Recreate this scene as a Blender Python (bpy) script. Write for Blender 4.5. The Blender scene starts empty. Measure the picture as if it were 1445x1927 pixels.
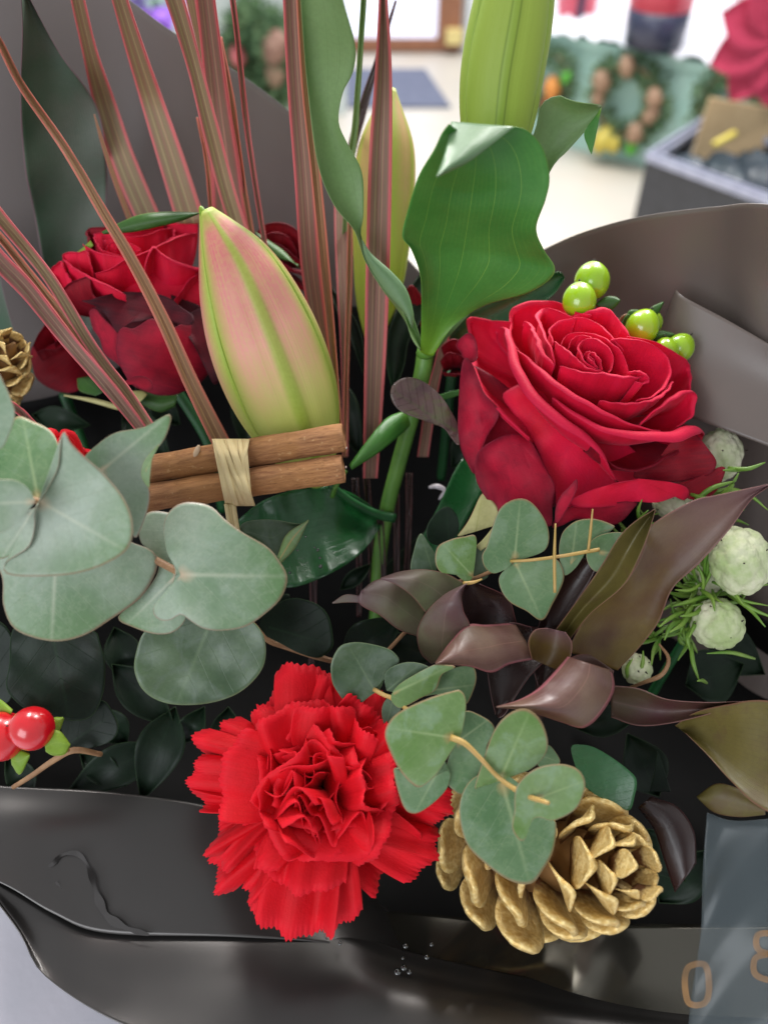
import bpy, math, random
import numpy as np
from mathutils import Vector, Matrix
random.seed(7); rng = np.random.default_rng(7)
scene = bpy.context.scene
C = scene.collection

# ------------------------------------------------------------------ camera
CAM = np.array([0.0, 0.0, 1.30]); PITCH = math.radians(45)
FW = np.array([0, math.cos(PITCH), -math.sin(PITCH)]); UP = np.array([0, math.sin(PITCH), math.cos(PITCH)]); RT = np.array([1.0, 0, 0])
KX = 0.466; KY = KX * 1927 / 1445
cam = bpy.data.cameras.new('camera'); co = bpy.data.objects.new('camera', cam); C.objects.link(co)
co.location = CAM; co.rotation_euler = (math.radians(90) - PITCH, 0, 0)
cam.sensor_fit = 'HORIZONTAL'; cam.sensor_width = 36; cam.lens = 18 / KX
cam.clip_start = 0.01; cam.clip_end = 60
cam.dof.use_dof = True; cam.dof.focus_distance = 0.292; cam.dof.aperture_fstop = 9.5
scene.camera = co

# ------------------------------------------------------------------ world and lamps
w = bpy.data.worlds.new("World"); scene.world = w; w.use_nodes = True
w.node_tree.nodes['Background'].inputs[0].default_value = (0.95, 0.975, 1.0, 1)
w.node_tree.nodes['Background'].inputs[1].default_value = 0.52
def area(name, loc, tgt, sx, sy, power, col=(1, 1, 1)):
    l = bpy.data.lights.new(name, 'AREA'); l.shape = 'RECTANGLE'; l.size = sx; l.size_y = sy; l.energy = power; l.color = col
    o = bpy.data.objects.new(name, l); C.objects.link(o); o.location = loc
    o.rotation_euler = (Vector(tgt) - Vector(loc)).to_track_quat('-Z', 'Y').to_euler()
area('ceiling_tube_left', (-0.65, 1.9, 2.35), (-0.1, 0.2, 1.0), 0.30, 1.5, 48, (1.0, 0.98, 0.95))
area('ceiling_tube_right', (0.75, 1.9, 2.35), (0.1, 0.2, 1.0), 0.30, 1.5, 48, (1.0, 0.98, 0.95))
area('shop_ceiling_lamp', (0.6, 3.2, 3.0), (0.6, 3.2, 0), 3.0, 3.0, 112, (1.0, 0.99, 0.97))
area('front_fill_light', (-1.2, -1.6, 2.1), (0, 0.2, 1.05), 1.6, 1.4, 30, (0.9, 0.95, 1.0))  # added fill from behind the camera, no window stands there
scene.view_settings.view_transform = 'Standard'; scene.view_settings.look = 'None'
scene.view_settings.exposure = 0.3; scene.view_settings.gamma = 1.0
scene.cycles.max_bounces = 6; scene.cycles.use_denoising = True

# ------------------------------------------------------------------ geometry helpers
def P(x, y, d):
    "pixel of the photograph + depth in cm -> world point"
    d = d * 0.01
    return CAM + d * (FW + RT * (KX * (x - 722.5) / 722.5) + UP * (KY * (963.5 - y) / 963.5))
def PA(x, y, d):
    x = np.asarray(x, float); y = np.asarray(y, float); d = np.asarray(d, float) * 0.01
    return CAM + d[..., None] * (FW + (KX * (x - 722.5) / 722.5)[..., None] * RT + (KY * (963.5 - y) / 963.5)[..., None] * UP)
def GP(x, y, z=0.0):
    r = P(x, y, 100) - CAM; t = (z - CAM[2]) / r[2]; return CAM + r * t
def YP(x, y, Y):
    r = P(x, y, 100) - CAM; return CAM + r * (Y / r[1])

def spline(pts, n, closed=False):
    p = np.asarray(pts, float)
    if closed:
        q = np.vstack([p[-1:], p, p[:2]])
    else:
        if len(p) == 1: return np.repeat(p, n, 0)
        q = np.vstack([2 * p[:1] - p[1:2], p, 2 * p[-1:] - p[-2:-1]])
    out = []
    K = 14
    m = len(q) - 3
    for i in range(m):
        p0, p1, p2, p3 = q[i:i + 4]
        t = np.linspace(0, 1, K, endpoint=False)[:, None]
        out.append(0.5 * ((2 * p1) + (-p0 + p2) * t + (2 * p0 - 5 * p1 + 4 * p2 - p3) * t ** 2 + (-p0 + 3 * p1 - 3 * p2 + p3) * t ** 3))
    out = np.vstack(out + [q[-2:-1]])
    s = np.r_[0, np.cumsum(np.linalg.norm(np.diff(out[:, :2], axis=0), axis=1) + 1e-9)]
    ss = np.linspace(0, s[-1], n + (1 if closed else 0))
    r = np.stack([np.interp(ss, s, out[:, k]) for k in range(out.shape[1])], 1)
    return r[:-1] if closed else r

def lin(vals, n):
    vals = np.atleast_1d(np.asarray(vals, float))
    if len(vals) == 1: return np.full(n, vals[0])
    x = np.linspace(0, 1, len(vals)); y = vals
    t = np.linspace(0, 1, n)
    if len(vals) == 2: return np.interp(t, x, y)
    return spline(np.stack([x, y], 1), 200)[:, 1][np.searchsorted(spline(np.stack([x, y], 1), 200)[:, 0], t).clip(0, 199)] if False else np.interp(t, x, y)

def smooth1(a, k=5):
    a = np.asarray(a, float); 
    for _ in range(k): a[1:-1] = (a[:-2] + 2 * a[1:-1] + a[2:]) / 4
    return a

ROOTLOC = {}
def thing(name, label, cat, loc, group=None):
    o = bpy.data.objects.new(name, None); C.objects.link(o); o.empty_display_size = 0.01
    o.location = tuple(loc); o['label'] = label; o['category'] = cat
    if group: o['group'] = group
    ROOTLOC[o] = np.array(loc, float); return o
def obj(name, V, F, m, parent=None, attrs=None, smooth=True, thick=0, label=None):
    V = np.asarray(V, float).reshape(-1, 3)
    base = ROOTLOC.get(parent, np.zeros(3)) if parent is not None else None
    if parent is None: base = V.mean(0)
    me = bpy.data.meshes.new(name)
    me.from_pydata((V - base).tolist(), [], [list(map(int, f)) for f in F])
    if attrs:
        for k, a in attrs.items():
            me.attributes.new(k, 'FLOAT', 'POINT').data.foreach_set('value', np.asarray(a, np.float32).ravel())
    if smooth: me.polygons.foreach_set('use_smooth', [True] * len(me.polygons))
    for mm in (m if isinstance(m, (list, tuple)) else [m]): me.materials.append(mm)
    o = bpy.data.objects.new(name, me); C.objects.link(o)
    if parent is not None:
        o.parent = parent; ROOTLOC[o] = base
    else:
        o.location = base; ROOTLOC[o] = base
    if thick:
        s = o.modifiers.new('solid', 'SOLIDIFY'); s.thickness = thick * 0.001; s.offset = 0; s.use_even_offset = False
    if label: o['label'] = label
    return o
def tag(o, label, cat, group=None, kind=None):
    if label: o['label'] = label
    if cat: o['category'] = cat
    if group: o['group'] = group
    if kind: o['kind'] = kind
    return o
def gridfaces(n, m, wrap=False):
    i, j = np.meshgrid(np.arange(n - 1), np.arange(m if wrap else m - 1), indexing='ij')
    j2 = (j + 1) % m
    return np.stack([i * m + j, i * m + j2, (i + 1) * m + j2, (i + 1) * m + j], -1).reshape(-1, 4)

def strip(name, L, R, d, mat, parent=None, tilt=0, cup=0, vfold=0, M=None, n=48, m=13, thick=.16, rip=0, ripk=5, bump=0, label=None, twist=None):
    """leaf or blade between two traced edges; d = depths along it, cup/vfold/tilt in cm"""
    Lp = spline(L, n); Rp = spline(R, n)
    Mp = spline(M, n) if M is not None else (Lp + Rp) / 2
    dd = smooth1(lin(d, n), 6); tl = lin(tilt, n); cu = lin(cup, n); vf = lin(vfold, n)
    c = np.linspace(-1, 1, m)[None, :]
    X = [None, None]
    for k in (0, 1):
        a, b, q = Lp[:, k:k + 1], Rp[:, k:k + 1], Mp[:, k:k + 1]
        lin_ = a * (1 - c) / 2 + b * (1 + c) / 2
        X[k] = lin_ + (q - (a + b) / 2) * (1 - c ** 2)
    l = np.linspace(0, 1, n)[:, None]
    D = dd[:, None] + tl[:, None] * c + cu[:, None] * (1 - c ** 2) + vf[:, None] * (1 - np.sqrt(c * c + 0.01))
    ph = random.random() * 6
    if rip: D = D + rip * np.sin(ripk * 6.28 * l + ph + c * 1.3) * np.abs(c) ** 1.5 * np.sin(np.pi * np.clip(l, 0, 1)) ** .5
    if bump: D = D + bump * (np.sin(l * 17 + c * 2 + ph) * np.cos(c * 5 + l * 6 + ph))
    V = PA(X[0], X[1], D).reshape(-1, 3)
    return obj(name, V, gridfaces(n, m), mat, parent, dict(c=np.broadcast_to(c, (n, m)), l=np.broadcast_to(l, (n, m)), e=np.broadcast_to(np.abs(c), (n, m))), thick=thick, label=label)

def fan(name, base, outline, d0, mat, parent=None, g=(0, 0), cup=0, rip=0, ripk=2, fold=0, tip=None, n=84, rings=16, thick=.2, off=(0, 0), z=None, bump=0, bend=0, label=None):
    """leaf traced as closed outline round its petiole point; depth is a tilted, cupped, rippled sheet"""
    if z is not None:
        ox, oy, s = z; outline = [(ox + x / s, oy + y / s) for x, y in outline]; base = (ox + base[0] / s, oy + base[1] / s)
    O = spline(outline, n, closed=True); b = np.array(base, float)
    dv = O - b; far = np.argmax((dv ** 2).sum(1)) if tip is None else np.argmin(((O - np.array(tip)) ** 2).sum(1))
    td = dv[far] / (np.linalg.norm(dv[far]) + 1e-9); size = np.sqrt((dv ** 2).sum(1)).max() / 100
    r = (np.linspace(0, 1, rings + 1)[1:])[:, None] ** .85
    X = b[0] + dv[:, 0] * r; Y = b[1] + dv[:, 1] * r
    th = np.arctan2(dv[:, 1], dv[:, 0])[None, :]
    dx = (X - b[0]) / 100; dy = (Y - b[1]) / 100
    along = dx * td[0] + dy * td[1]; perp = -dx * td[1] + dy * td[0]
    ph = random.random() * 6.28
    def dep(dx, dy, along, perp, r, th):
        return d0 + g[0] * dx + g[1] * dy + cup * (dx ** 2 + dy ** 2) / size ** 2 + fold * np.sqrt(perp ** 2 + .002) / size + rip * r ** 2 * np.sin(ripk * th + ph) \
            + bump * np.sin(dx * 5 + ph) * np.cos(dy * 6 + ph) * r + bend * np.maximum(along / size, 0) ** 2
    D = dep(dx, dy, along, perp, r, th)
    V = np.vstack([PA([b[0]], [b[1]], [D[0].mean()]), PA(X, Y, D).reshape(-1, 3)])
    F = [(0, 1 + j, 1 + (j + 1) % n) for j in range(n)] + [(1 + a, 1 + b_, 1 + c_, 1 + d_) for a, b_, c_, d_ in gridfaces(rings, n, True)[:, ::-1]]
    F = [tuple(f) for f in F]
    e = np.r_[0, np.broadcast_to(r, (rings, n)).ravel()]
    ang = np.arctan2(perp, along)
    c = np.r_[0, (perp / size).ravel()]; l = np.r_[0, (along / size).ravel()]
    return obj(name, V, F, mat, parent, dict(c=c, l=l, e=e), thick=thick, label=label)

def tubew(pts, rad, m=10, n=None, cap=True):
    """swept tube through world points"""
    pts = np.asarray(pts, float)
    if n: pts = spline3(pts, n)
    n = len(pts); rad = np.interp(np.linspace(0, 1, n), np.linspace(0, 1, len(np.atleast_1d(rad))), np.atleast_1d(rad)) if len(np.atleast_1d(rad)) > 1 else np.full(n, float(np.atleast_1d(rad)[0]))
    T = np.gradient(pts, axis=0); T /= np.linalg.norm(T, axis=1)[:, None] + 1e-12
    ref = np.array([0.31, 0.2, 0.93]); V = []
    A = np.cross(T, ref); A /= np.linalg.norm(A, axis=1)[:, None]; B = np.cross(T, A)
    th = np.linspace(0, 2 * np.pi, m, endpoint=False)
    V = pts[:, None] + rad[:, None, None] * (np.cos(th)[None, :, None] * A[:, None] + np.sin(th)[None, :, None] * B[:, None])
    F = [tuple(f) for f in gridfaces(n, m, True)]
    V = V.reshape(-1, 3)
    if cap: F += [tuple(range(m))[::-1], tuple(range((n - 1) * m, n * m))]
    l = np.repeat(np.linspace(0, 1, n), m); c = np.tile(np.cos(th), n)
    return V, F, dict(l=l, c=c, e=np.abs(c))
def spline3(p, n):
    p = np.asarray(p, float)
    q = np.vstack([2 * p[:1] - p[1:2], p, 2 * p[-1:] - p[-2:-1]]); out = []
    for i in range(len(q) - 3):
        p0, p1, p2, p3 = q[i:i + 4]; t = np.linspace(0, 1, 12, endpoint=False)[:, None]
        out.append(0.5 * ((2 * p1) + (-p0 + p2) * t + (2 * p0 - 5 * p1 + 4 * p2 - p3) * t ** 2 + (-p0 + 3 * p1 - 3 * p2 + p3) * t ** 3))
    out = np.vstack(out + [q[-2:-1]]); s = np.r_[0, np.cumsum(np.linalg.norm(np.diff(out, axis=0), axis=1))]
    ss = np.linspace(0, s[-1], n); return np.stack([np.interp(ss, s, out[:, k]) for k in range(3)], 1)
def tube(name, pix, rad_mm, mat, parent=None, m=10, n=24, label=None):
    V, F, A = tubew([P(*p) for p in pix], np.atleast_1d(rad_mm) * 0.001, m, n)
    return obj(name, V, F, mat, parent, A, label=label)
def box(V, F, c, s, R=None):
    b = len(V); h = np.array(s) / 2
    for x in (-1, 1):
        for y in (-1, 1):
            for z in (-1, 1):
                p = h * (x, y, z); p = R @ p if R is not None else p; V.append(np.array(c) + p)
    for f in ((0, 1, 3, 2), (4, 6, 7, 5), (0, 4, 5, 1), (2, 3, 7, 6), (0, 2, 6, 4), (1, 5, 7, 3)): F.append([b + i for i in f])

# ------------------------------------------------------------------ materials
def hexc(r, g, b):
    f = lambda v: ((v / 255 + .055) / 1.055) ** 2.4 if v > 10 else v / 255 / 12.92
    return (f(r), f(g), f(b), 1)
class N:
    def __init__(s, name):
        s.m = bpy.data.materials.new(name); s.m.use_nodes = True; s.t = s.m.node_tree; s.t.nodes.clear()
        s.out = s.n('ShaderNodeOutputMaterial')
    def n(s, t, **k):
        o = s.t.nodes.new(t)
        for a, v in k.items(): setattr(o, a, v)
        return o
    def l(s, a, b): s.t.links.new(a, b)
    def setin(s, sock, v):
        if hasattr(v, 'links') or isinstance(v, bpy.types.NodeSocket): s.l(v, sock)
        else: sock.default_value = v
    def attr(s, name):
        return s.n('ShaderNodeAttribute', attribute_name=name).outputs['Fac']
    def math(s, op, a, b=0.0, c=0.0, clamp=False):
        o = s.n('ShaderNodeMath', operation=op, use_clamp=clamp)
        s.setin(o.inputs[0], a); s.setin(o.inputs[1], b); s.setin(o.inputs[2], c); return o.outputs[0]
    def ramp(s, f, stops, interp='LINEAR'):
        o = s.n('ShaderNodeValToRGB'); o.color_ramp.interpolation = interp
        e = o.color_ramp.elements
        while len(e) < len(stops): e.new(0.5)
        for i, (p, c) in enumerate(stops): e[i].position = p; e[i].color = c if hasattr(c, '__len__') else (c, c, c, 1)
        s.l(f, o.inputs[0]); return o.outputs[0]
    def mix(s, f, a, b, mode='MIX'):
        o = s.n('ShaderNodeMix', data_type='RGBA', blend_type=mode)
        s.setin(o.inputs[0], f); s.setin(o.inputs[6], a); s.setin(o.inputs[7], b); return o.outputs[2]
    def noise(s, scale, detail=3, rough=.5, vec=None, dist=0):
        o = s.n('ShaderNodeTexNoise'); o.inputs['Scale'].default_value = scale; o.inputs['Detail'].default_value = detail; o.inputs['Roughness'].default_value = rough
        o.inputs['Distortion'].default_value = dist
        if vec is None: vec = s.coord()
        s.l(vec, o.inputs['Vector']); return o.outputs['Fac']
    def coord(s):
        if not hasattr(s, 'tc'): s.tc = s.n('ShaderNodeTexCoord').outputs['Object']
        return s.tc
    def vec(s, x, y, z=0.0):
        o = s.n('ShaderNodeCombineXYZ'); s.setin(o.inputs[0], x); s.setin(o.inputs[1], y); s.setin(o.inputs[2], z); return o.outputs[0]
    def bump(s, h, strength=.3, dist=.001, prev=None):
        o = s.n('ShaderNodeBump'); o.inputs['Strength'].default_value = strength; o.inputs['Distance'].default_value = dist
        s.l(h, o.inputs['Height'])
        if prev is not None: s.l(prev, o.inputs['Normal'])
        return o.outputs[0]
    def pbr(s, col, rough=.5, spec=.5, normal=None, trans=0, tcol=None, sheen=0, sheencol=None, coat=0, metal=0, sss=0, emit=None, estr=0):
        b = s.n('ShaderNodeBsdfPrincipled'); s.setin(b.inputs['Base Color'], col); s.setin(b.inputs['Roughness'], rough)
        b.inputs['Specular IOR Level'].default_value = spec; s.setin(b.inputs['Metallic'], metal)
        if normal is not None: s.l(normal, b.inputs['Normal'])
        if sheen:
            b.inputs['Sheen Weight'].default_value = sheen; b.inputs['Sheen Roughness'].default_value = .4
            if sheencol: b.inputs['Sheen Tint'].default_value = sheencol
        if coat: b.inputs['Coat Weight'].default_value = coat; b.inputs['Coat Roughness'].default_value = .12
        if sss:
            b.inputs['Subsurface Weight'].default_value = sss; b.inputs['Subsurface Radius'].default_value = (1, .4, .2); b.inputs['Subsurface Scale'].default_value = .003
        if emit is not None: s.setin(b.inputs['Emission Color'], emit); b.inputs['Emission Strength'].default_value = estr
        sh = b.outputs[0]
        if trans:
            t = s.n('ShaderNodeBsdfTranslucent'); s.setin(t.inputs['Color'], tcol if tcol is not None else col)
            if normal is not None: s.l(normal, t.inputs['Normal'])
            mx = s.n('ShaderNodeMixShader'); mx.inputs[0].default_value = trans; s.l(sh, mx.inputs[1]); s.l(t.outputs[0], mx.inputs[2]); sh = mx.outputs[0]
        s.l(sh, s.out.inputs[0]); return s.m

def leafmat(name, c1, c2, edge=None, mid=None, ew=.95, rough=.45, spec=.4, nsc=40, trans=.15, veins=0, vcol=None, vw=.12, coat=0, basecol=None, sidev=0, bump=.25, mwid=.03, blotch=None, grad=None, gradb=None):
    s = N(name); c = s.attr('c'); l = s.attr('l'); e = s.attr('e')
    col = s.mix(s.ramp(s.noise(nsc, 4, .55), [(.35, 0.), (.65, 1.)]), c1, c2)
    if grad: col = s.mix(s.ramp(l, [(grad[0], 0.), (grad[1], 1.)]), col, grad[2])
    if gradb: col = s.mix(s.ramp(l, [(0., 1.), (gradb[0], 0.)]), col, gradb[1])
    if blotch: col = s.mix(s.math('MULTIPLY', s.ramp(s.noise(nsc * 2.2, 5, .6, dist=.6), [(.5, 0.), (.62, 1.)]), blotch[0]), col, blotch[1])
    fine = s.noise(900, 2); col = s.mix(s.math('MULTIPLY', fine, .22), col, (0, 0, 0, 1), 'MIX')
    h = s.noise(260, 3)
    if veins:
        # parallel veins following the blade
        wob = s.math('MULTIPLY', s.math('SUBTRACT', s.noise(18, 1), .5), .06)
        x = s.math('ADD', c, wob); v = s.math('ABSOLUTE', s.math('SINE', s.math('MULTIPLY', x, veins)))
        vm = s.ramp(v, [(0., 1.), (vw, 0.)]); col = s.mix(s.math('MULTIPLY', vm, .6), col, vcol or c2); h = s.math('SUBTRACT', h, s.math('MULTIPLY', vm, .6))
        v2 = s.math('ABSOLUTE', s.math('SINE', s.math('MULTIPLY', x, veins * 5.03))); vm2 = s.ramp(v2, [(0., 1.), (.3, 0.)]); vm2 = s.math('MULTIPLY', vm2, s.ramp(s.noise(80, 2), [(.3, 0.), (.7, 1.)]))
        col = s.mix(s.math('MULTIPLY', vm2, .16), col, vcol or c2); h = s.math('SUBTRACT', h, s.math('MULTIPLY', vm2, .35))
    if sidev:
        # branching side veins of a round leaf
        a = s.math('ABSOLUTE', c); x = s.math('SUBTRACT', l, s.math('MULTIPLY', a, .9)); x = s.math('ADD', x, s.math('MULTIPLY', s.noise(30, 2), .12))
        v = s.math('ABSOLUTE', s.math('SINE', s.math('MULTIPLY', x, sidev))); vm = s.ramp(v, [(0., 1.), (.09, 0.)])
        col = s.mix(s.math('MULTIPLY', vm, .15), col, mid or c2); h = s.math('SUBTRACT', h, s.math('MULTIPLY', vm, .5)); br = s.noise(220, 3, .6); col = s.mix(s.math('MULTIPLY', s.ramp(br, [(.5, 0.), (.56, 1.), (.6, 0.)]), .10), col, mid or c2)
    if mid:
        a = s.math('ABSOLUTE', s.math('ADD', c, s.math('MULTIPLY', s.math('SUBTRACT', s.noise(25, 1), .5), .03)))
        mm = s.ramp(a, [(0., 1.), (mwid, 0.)]); fade = s.ramp(l, [(0., 1.), (1., .15)]); mm = s.math('MULTIPLY', mm, fade)
        gate = s.ramp(l, [(0., 0.), (.01, 1.)]); mm = s.math('MULTIPLY', mm, gate)
        col = s.mix(s.math('MULTIPLY', mm, .65), col, mid)
    if basecol: col = s.mix(s.math('MULTIPLY', s.ramp(e, [(0., 1.), (.16, 0.)]), .8), col, basecol)
    if edge: col = s.mix(s.ramp(e, [(ew - .01, 0.), (ew + .005, .25), (min(ew + .018, .999), .6)]), col, edge)
    n = s.bump(h, bump, .0006)
    rr = s.math('ADD', s.math('MULTIPLY', s.noise(70, 3), .18), rough - .09)
    return s.pbr(col, rr, spec, n, trans, col, coat=coat)

M = {}
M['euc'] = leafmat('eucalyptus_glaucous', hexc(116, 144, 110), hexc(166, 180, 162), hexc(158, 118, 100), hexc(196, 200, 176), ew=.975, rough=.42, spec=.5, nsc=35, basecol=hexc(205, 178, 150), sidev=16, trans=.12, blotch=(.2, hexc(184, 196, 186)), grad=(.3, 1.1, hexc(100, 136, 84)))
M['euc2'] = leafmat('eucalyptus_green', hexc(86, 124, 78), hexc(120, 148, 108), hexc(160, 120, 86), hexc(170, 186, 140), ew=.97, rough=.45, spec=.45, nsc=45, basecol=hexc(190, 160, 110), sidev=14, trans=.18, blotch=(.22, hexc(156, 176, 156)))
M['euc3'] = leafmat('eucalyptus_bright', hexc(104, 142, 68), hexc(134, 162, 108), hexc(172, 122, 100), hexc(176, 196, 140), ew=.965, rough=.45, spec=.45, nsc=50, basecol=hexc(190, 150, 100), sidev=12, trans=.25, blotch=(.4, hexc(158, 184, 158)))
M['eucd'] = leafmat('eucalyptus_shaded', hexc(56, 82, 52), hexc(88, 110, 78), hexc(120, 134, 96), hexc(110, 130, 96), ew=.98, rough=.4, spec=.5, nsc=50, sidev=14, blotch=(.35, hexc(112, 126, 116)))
M['dark'] = leafmat('dark_foliage', hexc(16, 30, 20), hexc(26, 44, 28), hexc(60, 86, 50), hexc(34, 58, 36), ew=.99, rough=.45, spec=.22, nsc=40, sidev=12)  # dark leaf green, taken darker still for the shade between the flowers
M['lily'] = leafmat('lily_leaf', hexc(64, 128, 52), hexc(92, 154, 70), hexc(120, 166, 80), None, ew=.985, rough=.38, spec=.45, nsc=20, veins=9.42, vcol=hexc(150, 190, 80), vw=.055, trans=.28, gradb=(.24, hexc(124, 166, 44)))
M['lilyb'] = leafmat('lily_leaf_greyish', hexc(120, 150, 96), hexc(138, 166, 112), hexc(140, 166, 110), None, ew=.985, rough=.42, spec=.45, nsc=20, veins=9.42, vcol=hexc(84, 116, 70), vw=.05, trans=.25)
M['lilyu'] = leafmat('lily_leaf_underside', hexc(104, 138, 96), hexc(124, 154, 114), hexc(110, 156, 90), None, ew=.97, rough=.4, nsc=30, veins=14, vcol=hexc(116, 146, 116), trans=.2)
M['lilyd'] = leafmat('lily_leaf_deep', hexc(22, 82, 40), hexc(34, 98, 48), hexc(60, 120, 60), None, ew=.99, rough=.26, spec=.6, nsc=25, veins=22, vcol=hexc(20, 70, 34), trans=.15, blotch=(.4, hexc(70, 116, 80)))
M['purple'] = leafmat('purple_leaf', hexc(84, 40, 48), hexc(88, 70, 48), hexc(150, 96, 92), hexc(128, 84, 80), ew=.97, rough=.4, spec=.6, nsc=40, veins=30, vcol=hexc(70, 48, 52), trans=.12, bump=.4)
M['olive'] = leafmat('olive_bronze_leaf', hexc(96, 66, 42), hexc(126, 108, 50), hexc(146, 92, 84), None, ew=.97, rough=.36, spec=.5, nsc=30, veins=36, vcol=hexc(84, 58, 44), vw=.14, trans=.2, grad=(.45, .95, hexc(140, 106, 108)))
M['mauve'] = leafmat('mauve_green_leaf', hexc(112, 118, 84), hexc(96, 62, 66), hexc(150, 86, 90), hexc(140, 120, 104), ew=.96, rough=.36, spec=.6, nsc=30, veins=34, vcol=hexc(100, 86, 88), vw=.25, trans=.12, grad=(.3, 1.2, hexc(104, 74, 80)))
M['olive2'] = leafmat('olive_leaf', hexc(92, 84, 42), hexc(120, 108, 56), hexc(140, 86, 80), None, ew=.97, rough=.36, spec=.45, nsc=26, veins=30, vcol=hexc(78, 60, 40), vw=.12, trans=.2, blotch=(.35, hexc(96, 66, 56)))
M['brownd'] = leafmat('dark_bronze_leaf', hexc(44, 26, 26), hexc(60, 38, 34), hexc(110, 64, 66), None, ew=.97, rough=.28, spec=.6, nsc=30, veins=34, vcol=hexc(36, 26, 28), trans=.08)
M['pinkleaf'] = leafmat('pink_edged_leaf', hexc(100, 56, 54), hexc(134, 108, 88), hexc(182, 104, 116), hexc(150, 110, 96), ew=.9, rough=.38, spec=.7, nsc=35, veins=26, vcol=hexc(120, 84, 84), vw=.2, trans=.15)
M['cord'] = leafmat('cordyline_leaf', hexc(62, 96, 72), hexc(104, 106, 98), hexc(144, 96, 116), None, ew=.97, rough=.5, nsc=14, veins=50, vcol=hexc(30, 48, 36), vw=.3, trans=.1)
M['dried'] = leafmat('dried_leaf', hexc(176, 172, 110), hexc(206, 200, 144), hexc(150, 100, 70), hexc(150, 150, 80), rough=.6, nsc=60, sidev=30)
M['wrink'] = leafmat('wrinkled_brown_leaf', hexc(84, 56, 58), hexc(120, 92, 88), hexc(90, 70, 66), hexc(84, 96, 56), rough=.35, spec=.6, nsc=50, sidev=26, bump=1.0, blotch=(.5, hexc(100, 110, 62)))
def stripemat(name, body, body2, pink, cream):
    s = N(name); c = s.attr('c'); l = s.attr('l')
    cc = s.math('ADD', s.math('MULTIPLY', c, .5), .5)
    lo = s.noise(9, 2); cc = s.math('ADD', cc, s.math('MULTIPLY', s.math('SUBTRACT', lo, .5), .10))
    base = s.ramp(cc, [(0., pink), (.07, pink), (.12, body2), (.24, body), (.30, cream), (.335, body), (.48, body2), (.56, body), (.61, cream), (.645, body2), (.72, body), (.86, body2), (.91, pink), (1., pink)])
    streak = s.noise(1.0, 3, .6, s.vec(s.math('MULTIPLY', c, 26.), s.math('MULTIPLY', l, 1.2)))
    base = s.mix(s.math('MULTIPLY', s.ramp(streak, [(.48, 0.), (.68, 1.)]), .38), base, pink)
    base = s.mix(s.math('MULTIPLY', s.ramp(s.noise(1., 3, .6, s.vec(s.math('MULTIPLY', c, 34.), s.math('MULTIPLY', l, 1.7), 5.)), [(.5, 0.), (.7, 1.)]), .5), base, body2)
    h = s.noise(1., 3, .6, s.vec(s.math('MULTIPLY', c, 22.), s.math('MULTIPLY', l, .8), 2.))
    return s.pbr(base, .42, .45, s.bump(h, .55, .0008), .2, base)
M['str1'] = stripemat('striped_blade', hexc(142, 136, 98), hexc(150, 124, 100), hexc(222, 116, 120), hexc(182, 172, 124))
M['str2'] = stripemat('striped_blade_reddish', hexc(128, 112, 92), hexc(144, 106, 96), hexc(214, 104, 110), hexc(168, 142, 116))
M['str3'] = stripemat('striped_blade_orange', hexc(146, 116, 84), hexc(160, 122, 92), hexc(212, 122, 104), hexc(196, 160, 108))
def petalmat(name, c1, c2, edge, bright=None, ew=(.86, 1.), nsc=60, sheen=.25, rough=.62, trans=.1, ribs=0, spec=.22, sheencol=(1, .35, .5, 1)):
    s = N(name); e = s.attr('e'); c = s.attr('c'); l = s.attr('l')
    col = s.mix(s.ramp(s.noise(nsc, 3), [(.35, 0.), (.68, 1.)]), c1, c2)
    col = s.mix(s.ramp(e, [(ew[0], 0.), (ew[1], .8)]), col, edge)
    st = s.noise(1.0, 3, .6, s.vec(s.math('MULTIPLY', c, 24.), s.math('MULTIPLY', l, 2.)))
    col = s.mix(s.math('MULTIPLY', s.ramp(st, [(.45, 0.), (.7, 1.)]), .22), col, c2 if not bright else bright)
    col = s.mix(s.math('MULTIPLY', s.ramp(s.noise(180, 4, .6, dist=.5), [(.5, 0.), (.66, 1.)]), .3), col, edge)
    h = s.math('ADD', s.math('MULTIPLY', st, .8), s.noise(1400, 2))
    return s.pbr(col, rough, spec, s.bump(h, .28, .0005), trans, c1, sheen=sheen, sheencol=sheencol)
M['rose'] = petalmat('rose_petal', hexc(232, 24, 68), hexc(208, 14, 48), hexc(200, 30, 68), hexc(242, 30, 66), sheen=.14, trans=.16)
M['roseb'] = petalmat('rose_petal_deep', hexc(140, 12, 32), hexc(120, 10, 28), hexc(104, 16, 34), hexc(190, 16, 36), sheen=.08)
M['rosed'] = petalmat('rose_petal_wilted', hexc(186, 22, 54), hexc(144, 16, 42), hexc(98, 18, 38), hexc(200, 30, 60), ew=(.6, 1.), nsc=45, sheen=.05)
M['rosev'] = petalmat('rose_petal_blackened', hexc(104, 14, 32), hexc(70, 12, 24), hexc(44, 14, 24), hexc(130, 20, 38), ew=(.5, 1.), nsc=45, sheen=.04)
M['carn'] = petalmat('carnation_petal', hexc(222, 10, 28), hexc(196, 6, 22), hexc(232, 24, 44), hexc(242, 30, 48), ew=(.9, 1.), sheen=.1, trans=.14, rough=.6, sheencol=(1, .4, .4, 1))
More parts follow.
